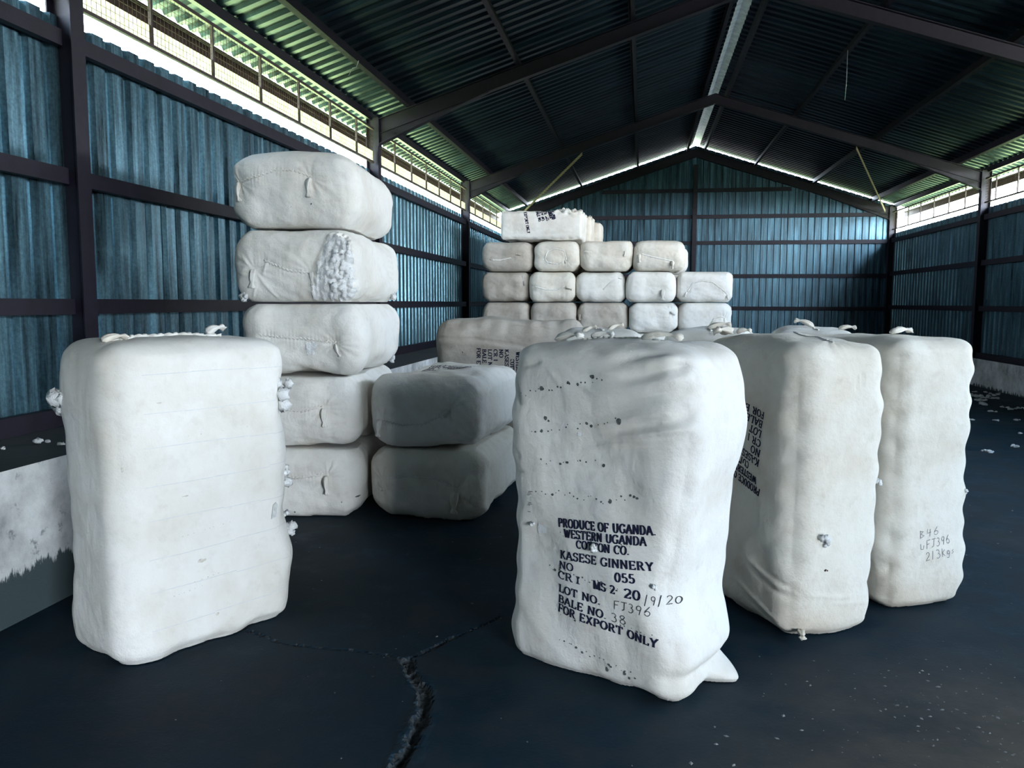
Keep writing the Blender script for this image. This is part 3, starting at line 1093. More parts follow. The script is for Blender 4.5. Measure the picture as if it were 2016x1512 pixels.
def ear(mb, p, d, nor, length=.11, width=.028, seed=0):
    """twisted tied corner of cloth: gathered neck, ruffled end"""
    p, d, nor = Vector(p), Vector(d).normalized(), Vector(nor).normalized()
    s = d.cross(nor).normalized()
    nor = s.cross(d).normalized()
    prof = [(0, .45), (.10, .95), (.28, 1.05), (.5, .85), (.66, .55), (.74, .38), (.82, .6), (.93, 1.0), (1.0, .7)]
    n = 18
    v, f = [], []
    for (t, w) in prof:
        bend = nor * (width * .75 + length * .10 * math.sin(t * 3))
        for j in range(n):
            a = 2 * math.pi * j / n
            q = 1 + .26 * math.cos(4 * a + seed + 2 * t) + .20 * math.cos(7 * a + seed * 2 + 3 * t)
            v.append(p + d * length * t + bend + (s * math.cos(a) + nor * math.sin(a) * .62) * width * w * q)
    for i in range(len(prof) - 1):
        for j in range(n):
            f.append((i * n + j, i * n + (j + 1) % n, (i + 1) * n + (j + 1) % n, (i + 1) * n + j))
    f.append(tuple(range(n))[::-1])
    f.append(tuple(range((len(prof) - 1) * n, len(prof) * n)))
    mb.add(v, f)


def seam_part(bale, M, parent, face, line, r=.006, pitch=.028, name='stitched_seam', mat=None):
    """roped seam: a lumpy cord following a line on the face"""
    P = [np.array(p, float) for p in line]
    R = []
    for a, b in zip(P[:-1], P[1:]):
        k = max(2, int(np.hypot(*(b - a)) / .006))
        R += [a + (b - a) * i / k for i in range(k)]
    R.append(P[-1])
    pts, rs, acc = [], [], 0
    for i, q in enumerate(R):
        if i: acc += np.hypot(*(q - R[i - 1]))
        dy = math.sin(acc / pitch * 2 * math.pi) * r * .8
        h = bale.hit(face, q[0], q[1] + dy, .002)
        if h is None: continue
        pts.append(h[0]); rs.append(r * (.55 + .45 * math.sin(acc / pitch * 2 * math.pi + 1) ** 2))
    if len(pts) < 3: return
    mb = MB()
    mb.tube(pts, rs, 6)
    add_part(mb, M, name, mat or CLOTH, parent)


def ear_part(bale, M, parent, face, a, b, d, length=.11, width=.026, mat=None, seed=0, name='tied_ear'):
    h = bale.hit(face, a, b, .0)
    if h is None: return
    mb = MB()
    ear(mb, h[0], d, h[1], length, width, seed)
    add_part(mb, M, name, mat or CLOTH, parent)


def tuft_part(bale, M, parent, face, a, b, size, seed, name='cotton_tuft'):
    h = bale.hit(face, a, b, 0)
    if h is None: return
    mb = MB()
    tuft(mb, h[0], h[1], size, seed)
    add_part(mb, M, name, COTTON, parent)


def corner_loc(cx, cy, th, w, d, sx, sy):
    t = math.radians(th)
    return (cx - sx * w / 2 * math.cos(t) + sy * d / 2 * math.sin(t), cy - sx * w / 2 * math.sin(t) - sy * d / 2 * math.cos(t))


CAT = 'cotton bale'
STANDING = 'standing cotton bales'


def place(name, label, loc, rz, group):
    root = empty(name, loc, math.radians(rz))
    tag(root, label, CAT, group)
    return root


# ---- standing bale A, front centre, with the printed block
def bale_front():
    x, y = corner_loc(.165, 3.0, -30, W0, D0, 1, -1)
    root = place('cotton_bale', 'upright white cotton bale with full printed block, nearest to camera at centre', (x, y, 0), -30, STANDING)
    b = Bale(n=(120, 66, 180), seed=3, tie=(.002, .010), r=(.11, .075), bulge=(.015, .018, .012))
    u, w = b.P[:, 0] / .43, b.P[:, 2] / .69
    # loose cloth folds at the top right of the print face and at the left edge
    for (x0, z0, x1, z1, am, wd) in ((-.02, .50, .42, .60, .012, .022), (.05, .44, .43, .53, .011, .016), (.03, .37, .43, .47, .012, .018), (.10, .33, .43, .41, .009, .011),
                                     (-.1, .62, .25, .56, .005, .018), (-.05, .27, .40, .37, .009, .009), (-.40, .56, -.33, .42, -.016, .011), (-.38, .58, -.22, .62, -.013, .012),
                                     (-.43, .25, -.33, .20, -.014, .013), (-.43, .15, -.30, .13, -.005, .010), (-.43, .20, -.35, .11, -.006, .012),
                                     (-.1, .58, .05, .50, .004, .014), (-.2, .60, -.12, .52, .003, .012)):
        b.ridge('-y', [(x0, z0), (x1, z1)], am, wd)
    A, B, m = b.face('-y')
    b.disp += m * sstep(A, .0, .3) * sstep(B, .25, .45) * .010 * np.sin((B * .96 - A * .28) * 2 * math.pi / .085)
    # right side swells near the top and at the foot, waist low down
    b.shift[:, 0] += sstep(u, .3, 1) * (.035 * np.exp(-((w - .52) / .25) ** 2) - .045 * np.exp(-((w + .40) / .25) ** 2) + .012 * np.exp(-((w + .70) / .1) ** 2))
    b.shift[:, 0] += sstep(-u, .3, 1) * (-.012 * np.exp(-((w - .55) / .25) ** 2) + .006)
    # loose pointed corner of cloth at the right foot
    cu = np.clip(1 - np.sqrt(((b.P[:, 0] - .43) / .20) ** 2 + ((b.P[:, 1] - .13) / .13) ** 2 + ((b.P[:, 2] + .665) / .085) ** 2), 0, 1) ** 1.25
    b.shift[:, 0] += .135 * cu
    b.shift[:, 2] -= .03 * cu
    b.shift[:, 0] -= .03 * sstep(u, .3, 1) * np.exp(-((w + .84) / .05) ** 2)
    b.knot('+z', -.28, .0, .010, .10, 11)
    b.knot('+z', .20, .02, .008, .10, 9)
    b.finish(); b.settle(STAND)
    b.body(STAND, CLOTH, root)
    M = STAND
    mb = MB()
    bx = -.43
    L_ = [('PRODUCE OF UGANDA.', -.095, -.049, .352, -.004, .036), ('WESTERN UGANDA', -.062, -.086, .316, -.050, .034), ('COTTON CO.', .004, -.118, .250, -.096, .033),
          ('KASESE GINNERY', -.080, -.178, .346, -.144, .034), ('NO', -.082, -.220, -.006, -.215, .031), ('055', .195, -.211, .276, -.204, .036),
          ('CR', -.088, -.263, -.010, -.262, .033), ('I', .005, -.262, .030, -.262, .030), ('MS 2-', .096, -.262, .208, -.262, .034), ('20', .232, -.268, .300, -.268, .038),
          ('LOT NO.', -.086, -.313, .125, -.313, .033), ('BALE NO.', -.088, -.358, .152, -.366, .033), ('FOR EXPORT ONLY', -.090, -.398, .372, -.428, .035)]
    for (t, x0, z0, x1, z1, cap) in L_:
        stencil(mb, b, '-y', t, (x0 - .035, z0 - .012 - .008 * (z0 < -.3)), (x1 - .030, z1 - .012 - .012 * (z0 < -.3)), cap * .98, .27, .13, 1.75)
    add_part(mb, M, 'printed_lettering', INK, root, False)['label'] = 'dark blue printed lettering'
    mb = MB()
    for (t, p0, p1) in (('/9/20', (.280, -.292), (.392, -.290)), ('FJ396', (.148, -.338), (.315, -.334)), ('38', (.138, -.392), (.212, -.392))):
        mb = MB()
        hand(mb, b, '-y', t, p0, p1, .036, .085)
        add_part(mb, M, 'handwritten_marks', PEN, root, False)['label'] = 'thin grey handwriting'
    mb = MB()
    r = random.Random(4)
    blobs = []
    for (x0, z0, x1, z1, n, s) in ((-.33, .475, .10, .575, 18, .0045), (-.27, .325, .17, .41, 16, .0045), (-.22, .20, .06, .24, 10, .004), (-.24, .075, .12, .085, 16, .004),
                                   (.14, .095, .26, .13, 6, .004), (-.12, -.085, .25, -.07, 14, .003), (-.18, -.235, .26, -.255, 22, .004), (-.15, -.42, .05, -.43, 7, .0035),
                                   (.18, -.41, .33, -.405, 8, .003), (-.11, -.545, .26, -.60, 18, .004)):
        for k in range(n):
            t = (k + r.uniform(-.4, .4)) / n
            q = s * r.choice((.5, .6, .8, 1, 1.5))
            blobs.append((x0 + (x1 - x0) * t, z0 + (z1 - z0) * t + r.uniform(-.012, .012), q * 1.2, q))
    blobs += [(-.22, .507, .013, .010), (.03, .572, .012, .009), (.155, .405, .013, .012), (-.20, .385, .009, .010), (-.185, .375, .006, .006), (.08, .222, .008, .008), (.12, .085, .009, .010),
              (.11, -.605, .008, .010), (.19, -.60, .007, .009), (.21, -.615, .006, .006)]
    decal_blobs(mb, b, '-y', blobs, 3)
    add_part(mb, M, 'burn_holes', HOLE, root, False)['label'] = 'small dark holes in rows across the cloth'
    mb = MB()
    for zz, n in ((.045, 4), (.0, 3), (-.03, 1)):
        for k in range(n):
            ribbon(mb, b, '-y', [(0, 0), (.018 + .008 * (k % 2), .002)], (-.305 + .004 * k, zz + .006 * k), np.array([1., 0]), np.array([0, 1.]), (1, 1), .0028, .0028)
    add_part(mb, M, 'ink_smudge', PENCIL, root, False)['label'] = 'grey printing smudges near the left edge'
    mb = MB()
    for (a, z, ra, rb) in ((-.225, -.09, .034, .022), (-.275, -.075, .012, .010), (-.03, .335, .016, .009)):
        decal_blobs(mb, b, '-y', [(a, z, ra, rb)], 8, .002)
    add_part(mb, M, 'exposed_cotton_patch', COTTON, root, False)['label'] = 'raw white cotton showing through torn cloth'
    tuft_part(b, M, root, '-y', .05, -.115, .028, 5)
    tuft_part(b, M, root, '-y', .31, -.225, .020, 6)
    tuft_part(b, M, root, '-y', -.27, -.078, .016, 7)
    ear_part(b, M, root, '+z', -.31, -.05, (1, -.1, .12), .15, .020, CLOTH, 1)
    ear_part(b, M, root, '+z', -.17, .02, (1, .3, .1), .10, .018, CLOTH, 3)
    ear_part(b, M, root, '+z', .16, -.12, (1, .1, .02), .17, .019, CLOTH_WARM, 2)
    seam_part(b, M, root, '+z', [(-.2, -.02), (0, -.03), (.2, -.05)], .006)
    return root


bale_front()


# ---- standing bale B, front left, plain face with faint strap lines
def bale_left():
    x, y = corner_loc(-2.10, 2.94, 60, W0, D0, -1, -1)
    root = place('cotton_bale', 'upright plain white cotton bale on the left, lint tufts on its right edge', (x, y, 0), 60, STANDING)
    b = Bale(n=(84, 54, 150), seed=11, tie=(.0035, .004), r=(.115, .085), bulge=(.012, .012, .014), rough=.7)
    u, w = b.P[:, 0] / .43, b.P[:, 2] / .69
    b.shift[:, 0] += sstep(u, .2, 1) * (.03 * np.exp(-((w + .55) / .3) ** 2) + .012 * np.sin(w * 9))
    b.shift[:, 2] += .012 * wave(b.P, .22, 5) * sstep(-b.n[:, 2], .2, .7)
    b.knot('+z', -.25, .0, .008, .10, 11)
    b.finish(); b.settle(STAND)
    M = STAND
    b.body(M, CLOTH, root)
    seam_part(b, M, root, '+z', [(-.34, -.04), (-.15, .02), (.05, .01), (.25, .04)], .013, .07, 'rolled_seam')
    ear_part(b, M, root, '+z', -.36, -.06, (1, .2, .05), .12, .020, CLOTH_WARM, 4)
    ear_part(b, M, root, '+z', .18, .04, (1, .1, .2), .10, .026, CLOTH, 5)
    for (f, a, z, s, k) in (('+x', -.16, .44, .055, 1), ('+x', -.15, .38, .04, 8), ('+x', -.15, -.02, .03, 2), ('+x', -.15, .04, .028, 12), ('+x', -.13, -.19, .018, 3), ('+x', -.14, -.27, .032, 4), ('-x', .17, .42, .05, 5)):
        tuft_part(b, M, root, f, a - .05 * (f == '+x'), z, s * 1.5, k)
    rr = random.Random(2)
    for j in range(8):
        zz = (j + .5) * L0 * .9 / 8 - L0 * .45 + .01
        mb = MB()
        x = -.30
        while x < .40:
            x2 = min(.41, x + rr.uniform(.12, .3))
            ribbon(mb, b, '-y', [(x, 0), (x2, 0)], (0, zz + .006 * math.sin(j * 3 + x * 5)), np.array([1., 0]), np.array([0, 1.]), (1, 1), .0035, .0035)
            x = x2
        add_part(mb, M, 'tie_band', BAND, root, False)
    mb = MB()
    h = b.hit('-y', .33, -.135, .004)
    pts = [b.hit('-y', .31 + dx, -.135 + dz, .003)[0] for dx, dz in ((-.012, -.036), (.014, -.030), (.020, .030), (.012, .042), (-.004, .032))]
    mb.add([p for p in pts] + [p + Vector((0, -.004, 0)) for p in pts], [(5, 6, 7, 8, 9)] + [(i, (i + 1) % 5, (i + 1) % 5 + 5, i + 5) for i in range(5)])
    add_part(mb, M, 'cloth_patch', mat_plain('grey_tag', (.52, .54, .53), .9, 0, .2, 60, .3, .1), root, False)['label'] = 'small greyish torn tag'
    mb = MB()
    r = random.Random(9)
    blobs = [(-.07, -.285, .014, .010), (-.055, -.285, .012, .009), (.0, -.55, .010, .008), (-.38, .17, .005, .011), (-.23, .435, .012, .004), (-.13, .02, .018, .003)]
    for (x0, z0, x1, z1, n) in ((-.15, -.155, .1, -.135, 8), (-.1, -.37, .05, -.36, 5), (-.2, -.41, -.05, -.395, 6), (-.1, .28, .25, .29, 5), (.1, -.3, .3, -.27, 3)):
        for k in range(n):
            t = k / n + r.uniform(-.05, .05)
            blobs.append((x0 + (x1 - x0) * t, z0 + (z1 - z0) * t, .003 * r.uniform(.6, 1.6), .002))
    decal_blobs(mb, b, '-y', blobs, 5)
    add_part(mb, M, 'small_holes', SEAM, root, False)['label'] = 'small grey specks and holes'


bale_left()


# ---- standing bales C and D on the right
def print_block(mb, b, face, x0, z0, sx, sz, wear=1.75, cap=.036, step=.052, slant=0):
    """the shipper's block; sx, sz = -1 turns it upside down"""
    rows = [('PRODUCE OF UGANDA', 0, .46), ('WESTERN UGANDA', .03, .40), ('COTTON CO.', .10, .25), ('KASESE GINNERY', .01, .43), ('NO', .01, .08), ('CR I   MS 2-20', .01, .38), ('LOT NO.', .01, .21), ('BALE NO.', .01, .24), ('FOR EXPORT ONLY', .0, .46)]
    for i, (t, o, w) in enumerate(rows):
        zz = z0 - sz * i * step
        stencil(mb, b, face, t, (x0 + sx * o, zz + slant * o), (x0 + sx * (o + w), zz + slant * (o + w)), cap, .28, .14, wear)


def bale_right():
    x, y = corner_loc(.68, 3.72, -64, W0, D0, 1, -1)
    root = place('cotton_bale', 'upright cotton bale right of the front one, its print upside down', (x, y, 0), -64, STANDING)
    b = Bale(n=(90, 60, 150), seed=21, tie=(.002, .012), r=(.12, .085), bulge=(.02, .015, .012))
    u, w = b.P[:, 0] / .43, b.P[:, 2] / .69
    b.shift[:, 1] += sstep(b.P[:, 1] / .26, 0, 1) * .02 * np.exp(-((w - .5) / .3) ** 2)
    for (a0, z0, a1, z1, am) in ((.10, -.36, .43, -.47, .008), (.15, -.42, .42, -.50, -.006), (.0, -.50, .38, -.62, .009), (.05, -.56, .36, -.66, -.006), (.2, -.38, .43, -.44, -.006)):
        b.ridge('-y', [(a0, z0), (a1, z1)], am, .012)
    for (a0, z0, a1, z1, am) in ((-.20, -.46, .10, -.50, .005), (-.05, -.51, .2, -.54, .004), (.05, .45, .055, .55, -.012), (.075, .46, .08, .56, -.01)):
        b.ridge('+x', [(a0, z0), (a1, z1)], am, .008)
    b.knot('+z', .30, .0, .010, .09, 12)
    b.finish(); b.settle(STAND)
    M = STAND
    b.body(M, CLOTH_WARM, root)
    mb = MB()
    # upside-down block on the print face
    print_block(mb, b, '-y', .20, -.02, -1, -1, 1.75, .034, .046, .20)
    add_part(mb, M, 'printed_lettering', INK, root, False)['label'] = 'dark blue lettering printed upside down'
    tuft_part(b, M, root, '+x', -.11, -.20, .034, 3)
    tuft_part(b, M, root, '+x', -.10, -.225, .022, 13)
    tuft_part(b, M, root, '+y', .38, .02, .03, 6)
    mb = MB(); decal_blobs(mb, b, '+x', [(-.085, -.35, .007, .006), (-.075, -.352, .005, .004)], 1)
    add_part(mb, M, 'rust_mark', FASCIA, root, False)['label'] = 'small rust coloured spot'
    seam_part(b, M, root, '+z', [(-.1, .1), (.1, .04), (.28, .0), (.36, -.02)], .007, .03)
    ear_part(b, M, root, '+z', -.33, -.12, (.3, -1, .05), .12, .030, CLOTH_WARM, 2)
    h = b.hit('+x', -.10, -.62, 0)
    mb = MB()
    ear(mb, Vector((.40, -.17, -.655)), (1, -.5, -.20), (0, 0, 1), .07, .016, 3)
    add_part(mb, M, 'tied_ear', CLOTH_WARM, root)['label'] = 'small cloth tail at the foot'
    # D
    x, y = corner_loc(1.70, 4.42, -63, W0, D0, 1, 1)
    root = place('cotton_bale', 'upright cotton bale at far right with pencilled 213 kgs on its side', (x, y, 0), -63, STANDING)
    b = Bale(n=(60, 50, 150), seed=33, tie=(.002, .018), r=(.10, .075), bulge=(.02, .015, .012), dims=(W0, D0, L0 - .01))
    b.knot('+z', .2, .0, .008, .09, 10)
    b.finish()
    M = Matrix.Translation((0, 0, (L0 - .01) / 2))
    b.settle(M)
    b.body(M, CLOTH_WARM, root)
    mb = MB()
    for (t, p0, p1, cp) in (('B46', (-.10, -.305), (.02, -.285), .042), ('LFJ396', (-.09, -.365), (.10, -.34), .045), ('213Kgs', (-.05, -.425), (.13, -.395), .045)):
        mb = MB()
        hand(mb, b, '+x', t, p0, p1, cp, .075)
        add_part(mb, M, 'handwritten_marks', PENCIL, root, False)['label'] = 'faint grey pencilled characters'
    tuft_part(b, M, root, '+x', .20, -.09, .018, 4)
    ear_part(b, M, root, '+z', .24, -.14, (-.1, 1, .05), .14, .022, CLOTH_WARM, 7)


bale_right()


# ---- standing bales further back, tops visible
def bale_back(label, x, y, rz, seed, ears, h=L0, mat=None):
    root = place('cotton_bale', label, (x, y, 0), rz, STANDING)
    b = Bale(n=(44, 30, 30), seed=seed, r=(.11, .07), dims=(W0, D0, h), bulge=(.008, .008, .012))
    for e_ in ears: b.knot('+z', e_[0], e_[1], .008, .09, 10)
    b.finish()
    M = Matrix.Translation((0, 0, h / 2))
    b.settle(M)
    b.body(M, mat or CLOTH, root)
    for k, (a, c, d, ln, wd) in enumerate(ears):
        ear_part(b, M, root, '+z', a, c, d, ln, wd, CLOTH_WARM, seed + k)
    seam_part(b, M, root, '+z', [(-.25, -.02), (0, .0), (.25, .03)], .007)


FLIP.update({'+y': True, '-x': True})
bale_back('upright cotton bale behind the front bale, frayed stitches along its pale top', -.25, 5.0, 92, 41, [(-.1, -.05, (.3, -1, .35), .10, .016), (-.2, .10, (.1, -1, .3), .09, .018)])
bale_back('upright cotton bale tight behind the upside-down print, big tied ear on its top', .45, 5.44, 80, 42, [(-.05, .02, (.1, -1, .12), .15, .024), (-.36, -.18, (-.2, -1, .1), .09, .020)])
bale_back('upright cotton bale at the back right, two tied ears on its top', 1.13, 5.74, 84, 43, [(-.1, .0, (.1, 1, .3), .13, .024), (-.1, -.16, (.1, -1, .05), .11, .020)])


# ---- lying bales
def lying(label, loc, rz, group, M, seed, n, mat, r=(.15, .10), tie=(.002, .008), ears=(), seam=None, pleat=.0042, extra=None, print_=None, dims=(W0, D0, L0), seam_r=.006, earlen=.10, knot_amp=.012, top=None, wide=None, bulge=(.006, .002, .012), rough=1.5):
    root = place('cotton_bale', label, loc, rz, group)
    b = Bale(n=n, seed=seed, r=r, tie=tie, dims=dims, bulge=bulge, rough=rough)
    for (a, c, *_) in ears: b.knot('+z', a, c, knot_amp, .085, 13)
    if seam is not None:
        b.ridge('+z', seam, -.006, .018, pleat)
    if extra: extra(b)
    b.finish()
    b.settle(M, top, wide)
    b.body(M, mat, root)
    for k, (a, c, *rest) in enumerate(ears):
        d = rest[0] if rest else (.1, -1, .12)
        ear_part(b, M, root, '+z', a, c, d, earlen * (rest[1] if len(rest) > 1 else 1), .021 * (rest[1] if len(rest) > 1 else 1), mat, seed + k)
    if seam is not None: seam_part(b, M, root, '+z', seam, seam_r)
    if print_: print_(b, M, root)
    return root, b


NH = (120, 76, 40)
TALL = 'tall stack of five bales by the left wall'
sx, sy = corner_loc(-1.95, 5.42, 5, W0, L0, 1, -1)
SH = .515


def torn(b):
    """cloth split open on the right of the end face: sunk, ragged cotton"""
    A, B, m = b.face('+z')
    for (x0, y0, x1, y1) in ((.14, -.08, .30, .20), (.15, -.07, .33, .21), (.13, -.06, .26, .21), (-.25, -.09, -.37, .08), (-.25, -.10, -.40, -.05), (-.24, -.12, -.30, -.24), (-.22, -.10, -.10, -.25), (-.21, -.08, -.16, .06)):
        b.ridge('+z', [(x0, y0), (x1, y1)], .007, .008)
    reg = sstep(A, .22 - .10 * 0, .27) * (B < .22)
    b.disp += m * reg * (.012 * wave(b.P, .07, 77) + .010 * wave(b.P, .03, 78) + .006)


def cotton_sheet(b, M, root, poly, name, lift=.010, rough=.012, step=.009):
    """raw cotton bulging through a split, following the face inside a polygon"""
    xs = [p[0] for p in poly]; ys = [p[1] for p in poly]
    na, nb = int((max(xs) - min(xs)) / step), int((max(ys) - min(ys)) / step)

    def inside(x, y):
        c = False
        for i in range(len(poly)):
            (x1, y1), (x2, y2) = poly[i], poly[i - 1]
            if (y1 > y) != (y2 > y) and x < (x2 - x1) * (y - y1) / (y2 - y1) + x1: c = not c
        return c
    ids, v = {}, []
    for i in range(na + 1):
        for j in range(nb + 1):
            x, y = min(xs) + i * step, min(ys) + j * step
            q = np.array([[x, y, 0.]])
            jx = x + .012 * wave(q, .06, 61)[0]
            if not inside(jx, y + .01 * wave(q, .05, 62)[0]): continue
            o = Vector((x, y, 2)); d = Vector((0, 0, -1))
            loc, nor, k, dd = b.bvh.ray_cast(o, d)
            if loc is None: continue
            am = lift + rough * (wave(q, .05, 63)[0] + .8 * wave(q, .022, 64)[0])
            ids[(i, j)] = len(v)
            v.append(loc + nor * max(.001, am))
    f = [(ids[(i, j)], ids[(i + 1, j)], ids[(i + 1, j + 1)], ids[(i, j + 1)]) for (i, j) in ids if (i + 1, j) in ids and (i + 1, j + 1) in ids and (i, j + 1) in ids]
    mb = MB(); mb.add(v, f)
    return add_part(mb, M, name, COTTON, root)


rows = [
    ('bottom bale of the tall left stack, standing on the dark floor', 0, -.010, [(.20, .06)], [(-.40, .02), (-.1, .03), (.06, .05), (.17, .07)], 5, .0),
    ('second bale from the floor in the tall left stack', 1, -.012, [(.19, .03)], [(-.40, .01), (-.1, .02), (.05, .01), (.18, .05)], 5, .0),
    ('middle bale of the tall left stack, curved slit under its seam', 2, .028, [(.24, -.03, (.4, -1, .1), .7)], [(-.30, .03), (-.1, .01), (.05, .0), (.24, -.02)], 5, .5),
    ('torn bale with raw cotton bulging out, second from top of the tall left stack', 3, -.012, [(-.27, -.03, (-.1, -1, .1), 1.0), (.13, -.05, (.15, -1, .1), .7)], [(-.20, .03), (-.12, .0), (-.02, -.04), (.12, -.055)], 5, -1.0),
    ('top bale of the tall left stack, small dark dot on its end', 4, -.040, [(-.37, .05, (.1, -1, .1), 1.0), (.14, .075, (-.05, -1, .1), 1.0)], [(-.36, .055), (-.22, .085), (-.10, .13), (.03, .125), (.14, .085)], 5, 1.5)]
for (lab, k, dx, ears, seam, rz, drz) in rows:
    mt = CLOTH
    root, b = lying(lab, (sx + dx, sy, k * SH), rz + drz, TALL, LIE_END, 50 + k, NH, mt, ears=ears, seam=seam, extra=torn if k == 3 else None,
                    dims=(W0 + (.03 if k >= 3 else 0), D0, L0), tie=(.004, .016), top=SH if k < 4 else None, seam_r=.008, earlen=.135)
    if k == 3:
        cotton_sheet(b, LIE_END, root, [(.24, .19), (.30, .215), (.41, .15), (.425, -.20), (.36, -.245), (.13, -.235), (.12, -.18), (.17, -.09), (.19, .02)], 'exposed_cotton', .008, .006, .008)['label'] = 'raw white cotton bulging through split cloth'
        tuft_part(b, LIE_END, root, '+z', -.36, -.21, .05, 3)
        tuft_part(b, LIE_END, root, '+x', -.19, -.52, .05, 4)
        mb = MB()
        for i in range(5):
            hand(mb, b, '+x', 'B46396', (.13 - i * .045, -.28), (.12 - i * .045, -.42), .022, .07, True)
        add_part(mb, LIE_END, 'handwritten_marks', SEAM, root, False)['label'] = 'faint grey writing'
    if k == 2:
        cotton_sheet(b, LIE_END, root, [(.0, -.03), (.06, -.015), (.11, -.03), (.10, -.08), (.05, -.125), (.02, -.10)], 'exposed_cotton', .004, .004, .007)
        tuft_part(b, LIE_END, root, '+x', -.21, -.50, .05, 6)
        mb = MB()
        for i in range(4):
            hand(mb, b, '+x', '46396', (.10 - i * .05, -.44), (.09 - i * .05, -.54), .022, .07, True)
        add_part(mb, LIE_END, 'handwritten_marks', SEAM, root, False)['label'] = 'faint grey writing'
    if k == 4:
        mb = MB(); decal_blobs(mb, b, '+z', [(.14, -.10, .006, .006), (-.0, -.12, .003, .002)], 1)
        add_part(mb, LIE_END, 'dark_spot', HOLE, root, False)
    if k == 0:
        mb = MB(); decal_blobs(mb, b, '+z', [(.40, -.10, .016, .006), (.43, -.14, .010, .005), (.30, -.13, .004, .006), (-.05, -.215, .008, .007)], 1)
        add_part(mb, LIE_END, 'dark_spot', HOLE, root, False)

# pair to the right of the tall stack, in shade
PAIR = 'pair of stacked bales right of the tall stack'
ex, ey = corner_loc(-1.075, 5.47, -3, W0, L0, 1, -1)


def flat_print(b, M, root):
    mb = MB()
    print_block(mb, b, '+y', -.26, .12, 1, 1)
    add_part(mb, M, 'printed_lettering', INK, root, False)['label'] = 'dark blue lettering on the top'


lying('lower bale of the shaded pair, flat on the floor beside the tall stack', (ex + .01, ey, 0), -3, PAIR, LIE_END, 61, NH, CLOTH_WARM, ears=[(-.33, .02, (.3, -1, .1), .8), (.24, -.03, (.0, -1, .1), 1.6)], seam=[(-.30, .03), (-.1, .06), (.08, .05), (.24, -.02)], tie=(.003, .012), top=SH, wide=.425)
root, b = lying('upper bale of the shaded pair, printed on its sunlit top', (ex, ey, SH), -3, PAIR, LIE_END, 62, NH, CLOTH, ears=[(-.32, -.06, (-.1, -1, .1), 1.25), (.18, .03, (-.5, -.4, .1), .8)], seam=[(-.31, -.07), (-.15, -.09), (.0, -.08), (.1, -.03), (.18, .02)], tie=(.005, .012), print_=flat_print, wide=.425)


# bale on its long edge behind the pair
def edge_print(b, M, root):
    mb = MB()
    print_block(mb, b, '-y', -.17, .13, 1, 1)
    add_part(mb, M, 'printed_lettering', INK, root, False)['label'] = 'dark blue lettering turned on its side'
    mb = MB()
    decal_blobs(mb, b, '-y', [(-.13, -.42, .006, .006), (.05, -.33, .006, .005), (-.14, .15, .004, .009), (-.03, .21, .005, .008), (-.16, .30, .008, .004), (-.10, .31, .012, .004), (-.03, .22, .006, .006)], 2)
    add_part(mb, M, 'burn_holes', HOLE, root, False)


def edge_fold(b):
    b.ridge('-y', [(-.26, -.69), (-.25, -.3), (-.20, .1), (-.10, .45), (-.06, .69)], -.012, .010)
    b.ridge('-y', [(-.22, -.69), (-.21, -.3), (-.16, .1), (-.06, .45), (-.02, .69)], .012, .03)
    b.ridge('-y', [(-.40, .0), (-.37, .3), (-.29, .6)], -.008, .008)


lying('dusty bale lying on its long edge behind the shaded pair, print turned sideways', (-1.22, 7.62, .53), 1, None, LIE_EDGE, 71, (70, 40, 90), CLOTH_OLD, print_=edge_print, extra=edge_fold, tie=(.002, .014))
lying('flat bale on the floor under the sideways printed bale, hidden by the shaded pair', (-1.22, 7.7, 0), 0, None, LIE_SIDE, 72, (36, 24, 14), CLOTH_OLD, top=.52)

